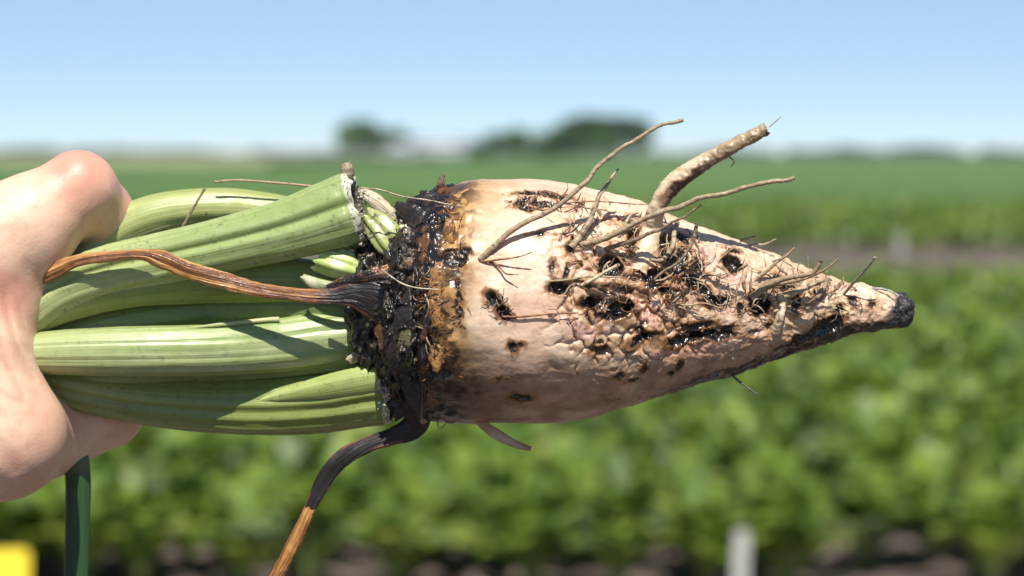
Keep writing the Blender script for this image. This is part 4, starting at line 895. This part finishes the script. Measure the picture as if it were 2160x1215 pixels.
    g = np.zeros(len(V))
    for pts, w, dep in [([(2, 590), (20, 680), (42, 745), (70, 800)], 8, 6), ([(-12, 680), (10, 750), (30, 795), (48, 835)], 8, 5), ([(-30, 790), (-6, 822), (20, 842), (50, 850)], 8, 4),
                        ([(34, 620), (50, 690), (60, 745)], 6, 3), ([(-20, 630), (0, 720), (14, 780)], 7, 3), ([(-40, 880), (0, 940), (30, 990)], 14, 2.5), ([(206, 470), (222, 452), (236, 430)], 9, 5), ([(40, 960), (70, 1000), (90, 1020)], 8, 2)]:
        g += fold(pts, w, dep)
    V[:, 2] += g * fr
    V += (1.1 * fbm(V / 30, 3, 3) * fr)[:, None] * np.array([0, 0, 1.0])
    n1 = fbm(V / 90, 3, 7); n2 = fbm(V / 22, 3, 8)
    c = mix(np.tile([.70, .425, .29], (len(V), 1)), (.75, .50, .35), ss(-.3, .3, n1)); c = mix(c, (.52, .27, .18), ss(.1, .5, n2 + .3 * n1) * .3)
    for (x, y, r, s_) in [(165, 345, 120, .7), (10, 612, 75, .6), (60, 840, 60, .35), (40, 980, 70, .4), (265, 410, 40, .3), (300, 860, 40, .5)]:
        c = mix(c, (.55, .22, .16), ss(1.3, .1, np.hypot(pxv - x, pyv - y) / r + .25 * n1) * s_)
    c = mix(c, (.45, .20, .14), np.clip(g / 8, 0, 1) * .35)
    return mesh_np('person', W(V), F, cols=c)
m_skin = bpy.data.materials.new('skin')
m_skin = mat('skin', rough=.45, bump=.14, bscale=1100, bdist=.0003, sss=.22, sssr=(1, .35, .18), sscale=.0025, spec=.4, var=.035, vscale=400)
n, l = m_skin.node_tree.nodes, m_skin.node_tree.links
# fine criss-cross skin lines on top of the pore bump
vo = n.new('ShaderNodeTexVoronoi'); vo.feature = 'DISTANCE_TO_EDGE'; vo.inputs['Scale'].default_value = 900
tcn = next(x for x in n if x.type == 'TEX_COORD'); l.new(tcn.outputs['Object'], vo.inputs['Vector'])
b2 = n.new('ShaderNodeBump'); b2.inputs['Strength'].default_value = .10; b2.inputs['Distance'].default_value = .0003
mrn = n.new('ShaderNodeMapRange'); mrn.inputs['From Max'].default_value = .15; l.new(vo.outputs['Distance'], mrn.inputs[0]); l.new(mrn.outputs[0], b2.inputs['Height'])
b1 = next(x for x in n if x.type == 'BUMP' and x is not b2); l.new(b1.outputs[0], b2.inputs['Normal']); l.new(b2.outputs[0], n['Principled BSDF'].inputs['Normal'])
person = link('person', hand(), m_skin)
tag(person, "person's bare hand closed round the green stalks, thumb below and bent index finger above", 'person')
# the rest of the photographer stands behind the camera: shirt with both sleeves, trousers, head
cloth = mat('shirt_cloth', (.06, .065, .10), .85, attr=False, bump=.4, bscale=500)
denim = mat('denim', (.05, .06, .10), .9, attr=False, bump=.4, bscale=500)
def body_part(name, caps, m, st=.016):
    A = np.array([c[0] for c in caps] + [c[1] for c in caps], float); lo = A.min(0) - .3; hi = A.max(0) + .3
    G = np.stack(np.meshgrid(*[np.arange(lo[i], hi[i], st) for i in range(3)], indexing='ij'), -1); P = G.reshape(-1, 3); f = None
    for a, b, ra, rb in caps:
        g = cap_sdf(P, a, b, ra, rb); f = g if f is None else smin(f, g, .04)
    f += .006 * fbm(P * 9, 2, 3)
    V, F = nets(f.reshape(G.shape[:3]), lo, st)
    return link(name, mesh_np(name, V, F, cols=np.where((V[:, 2:3] > 1.63 + .25 * (V[:, 1:2] + .20)) & (V[:, 1:2] < -.08), [[.05, .03, .02]], [[.62, .38, .27]])), m, person)
wx = W(PX(np.array([[-560, 850, -40.]])))[0]; wx2 = W(PX(np.array([[-760, 930, -30.]])))[0]
body_part('shirt', [(wx, wx2, .033, .036), (wx2, (-.40, .27, 1.32), .036, .05), ((-.40, .27, 1.32), (-.25, -.16, 1.40), .052, .068), ((-.25, -.18, 1.42), (.21, -.20, 1.42), .07, .07),
    ((-.10, -.22, 1.33), (-.09, -.22, 1.0), .125, .12), ((.08, -.22, 1.33), (.07, -.22, 1.0), .125, .12), ((.21, -.18, 1.40), (.29, -.06, 1.17), .068, .052), ((.29, -.06, 1.17), (.13, .0, 1.40), .05, .038)], cloth)
body_part('trousers', [((-.09, -.22, .98), (-.11, -.20, .52), .125, .085), ((-.11, -.20, .52), (-.12, -.22, .10), .082, .06), ((.07, -.22, .98), (.11, -.24, .52), .125, .085), ((.11, -.24, .52), (.13, -.26, .10), .082, .06)], denim)
body_part('head', [((.0, -.20, 1.48), (.0, -.20, 1.56), .052, .05), ((.0, -.19, 1.66), (.0, -.21, 1.70), .075, .088), ((.0, -.14, 1.60), (.0, -.17, 1.64), .045, .06)], m_skin, .01)
body_part('shoe', [((-.12, -.24, .03), (-.14, -.06, .02), .045, .04)], cloth); body_part('shoe', [((.13, -.28, .03), (.16, -.10, .02), .045, .04)], cloth)

# ------------------------------------------------------------------ air
V, F = box_np(0, 1500, 7, 6400, 3600, 16.2); V[:, 2] = np.where(V[:, 2] < 5, -1.1, 14.0)
V[:, 1] = np.where(V[:, 1] < 1500, -60, 3600)
hz = bpy.data.materials.new('haze_air'); hz.use_nodes = True; nn = hz.node_tree.nodes; nn.remove(nn['Principled BSDF'])
pv = nn.new('ShaderNodeVolumePrincipled'); pv.inputs['Color'].default_value = (.85, .93, 1, 1); pv.inputs['Density'].default_value = .00013; pv.inputs['Anisotropy'].default_value = .2
hz.node_tree.links.new(pv.outputs[0], nn['Material Output'].inputs['Volume'])
tag(link('haze', mesh_np('haze', V, F, smooth=False), hz), kind='stuff')
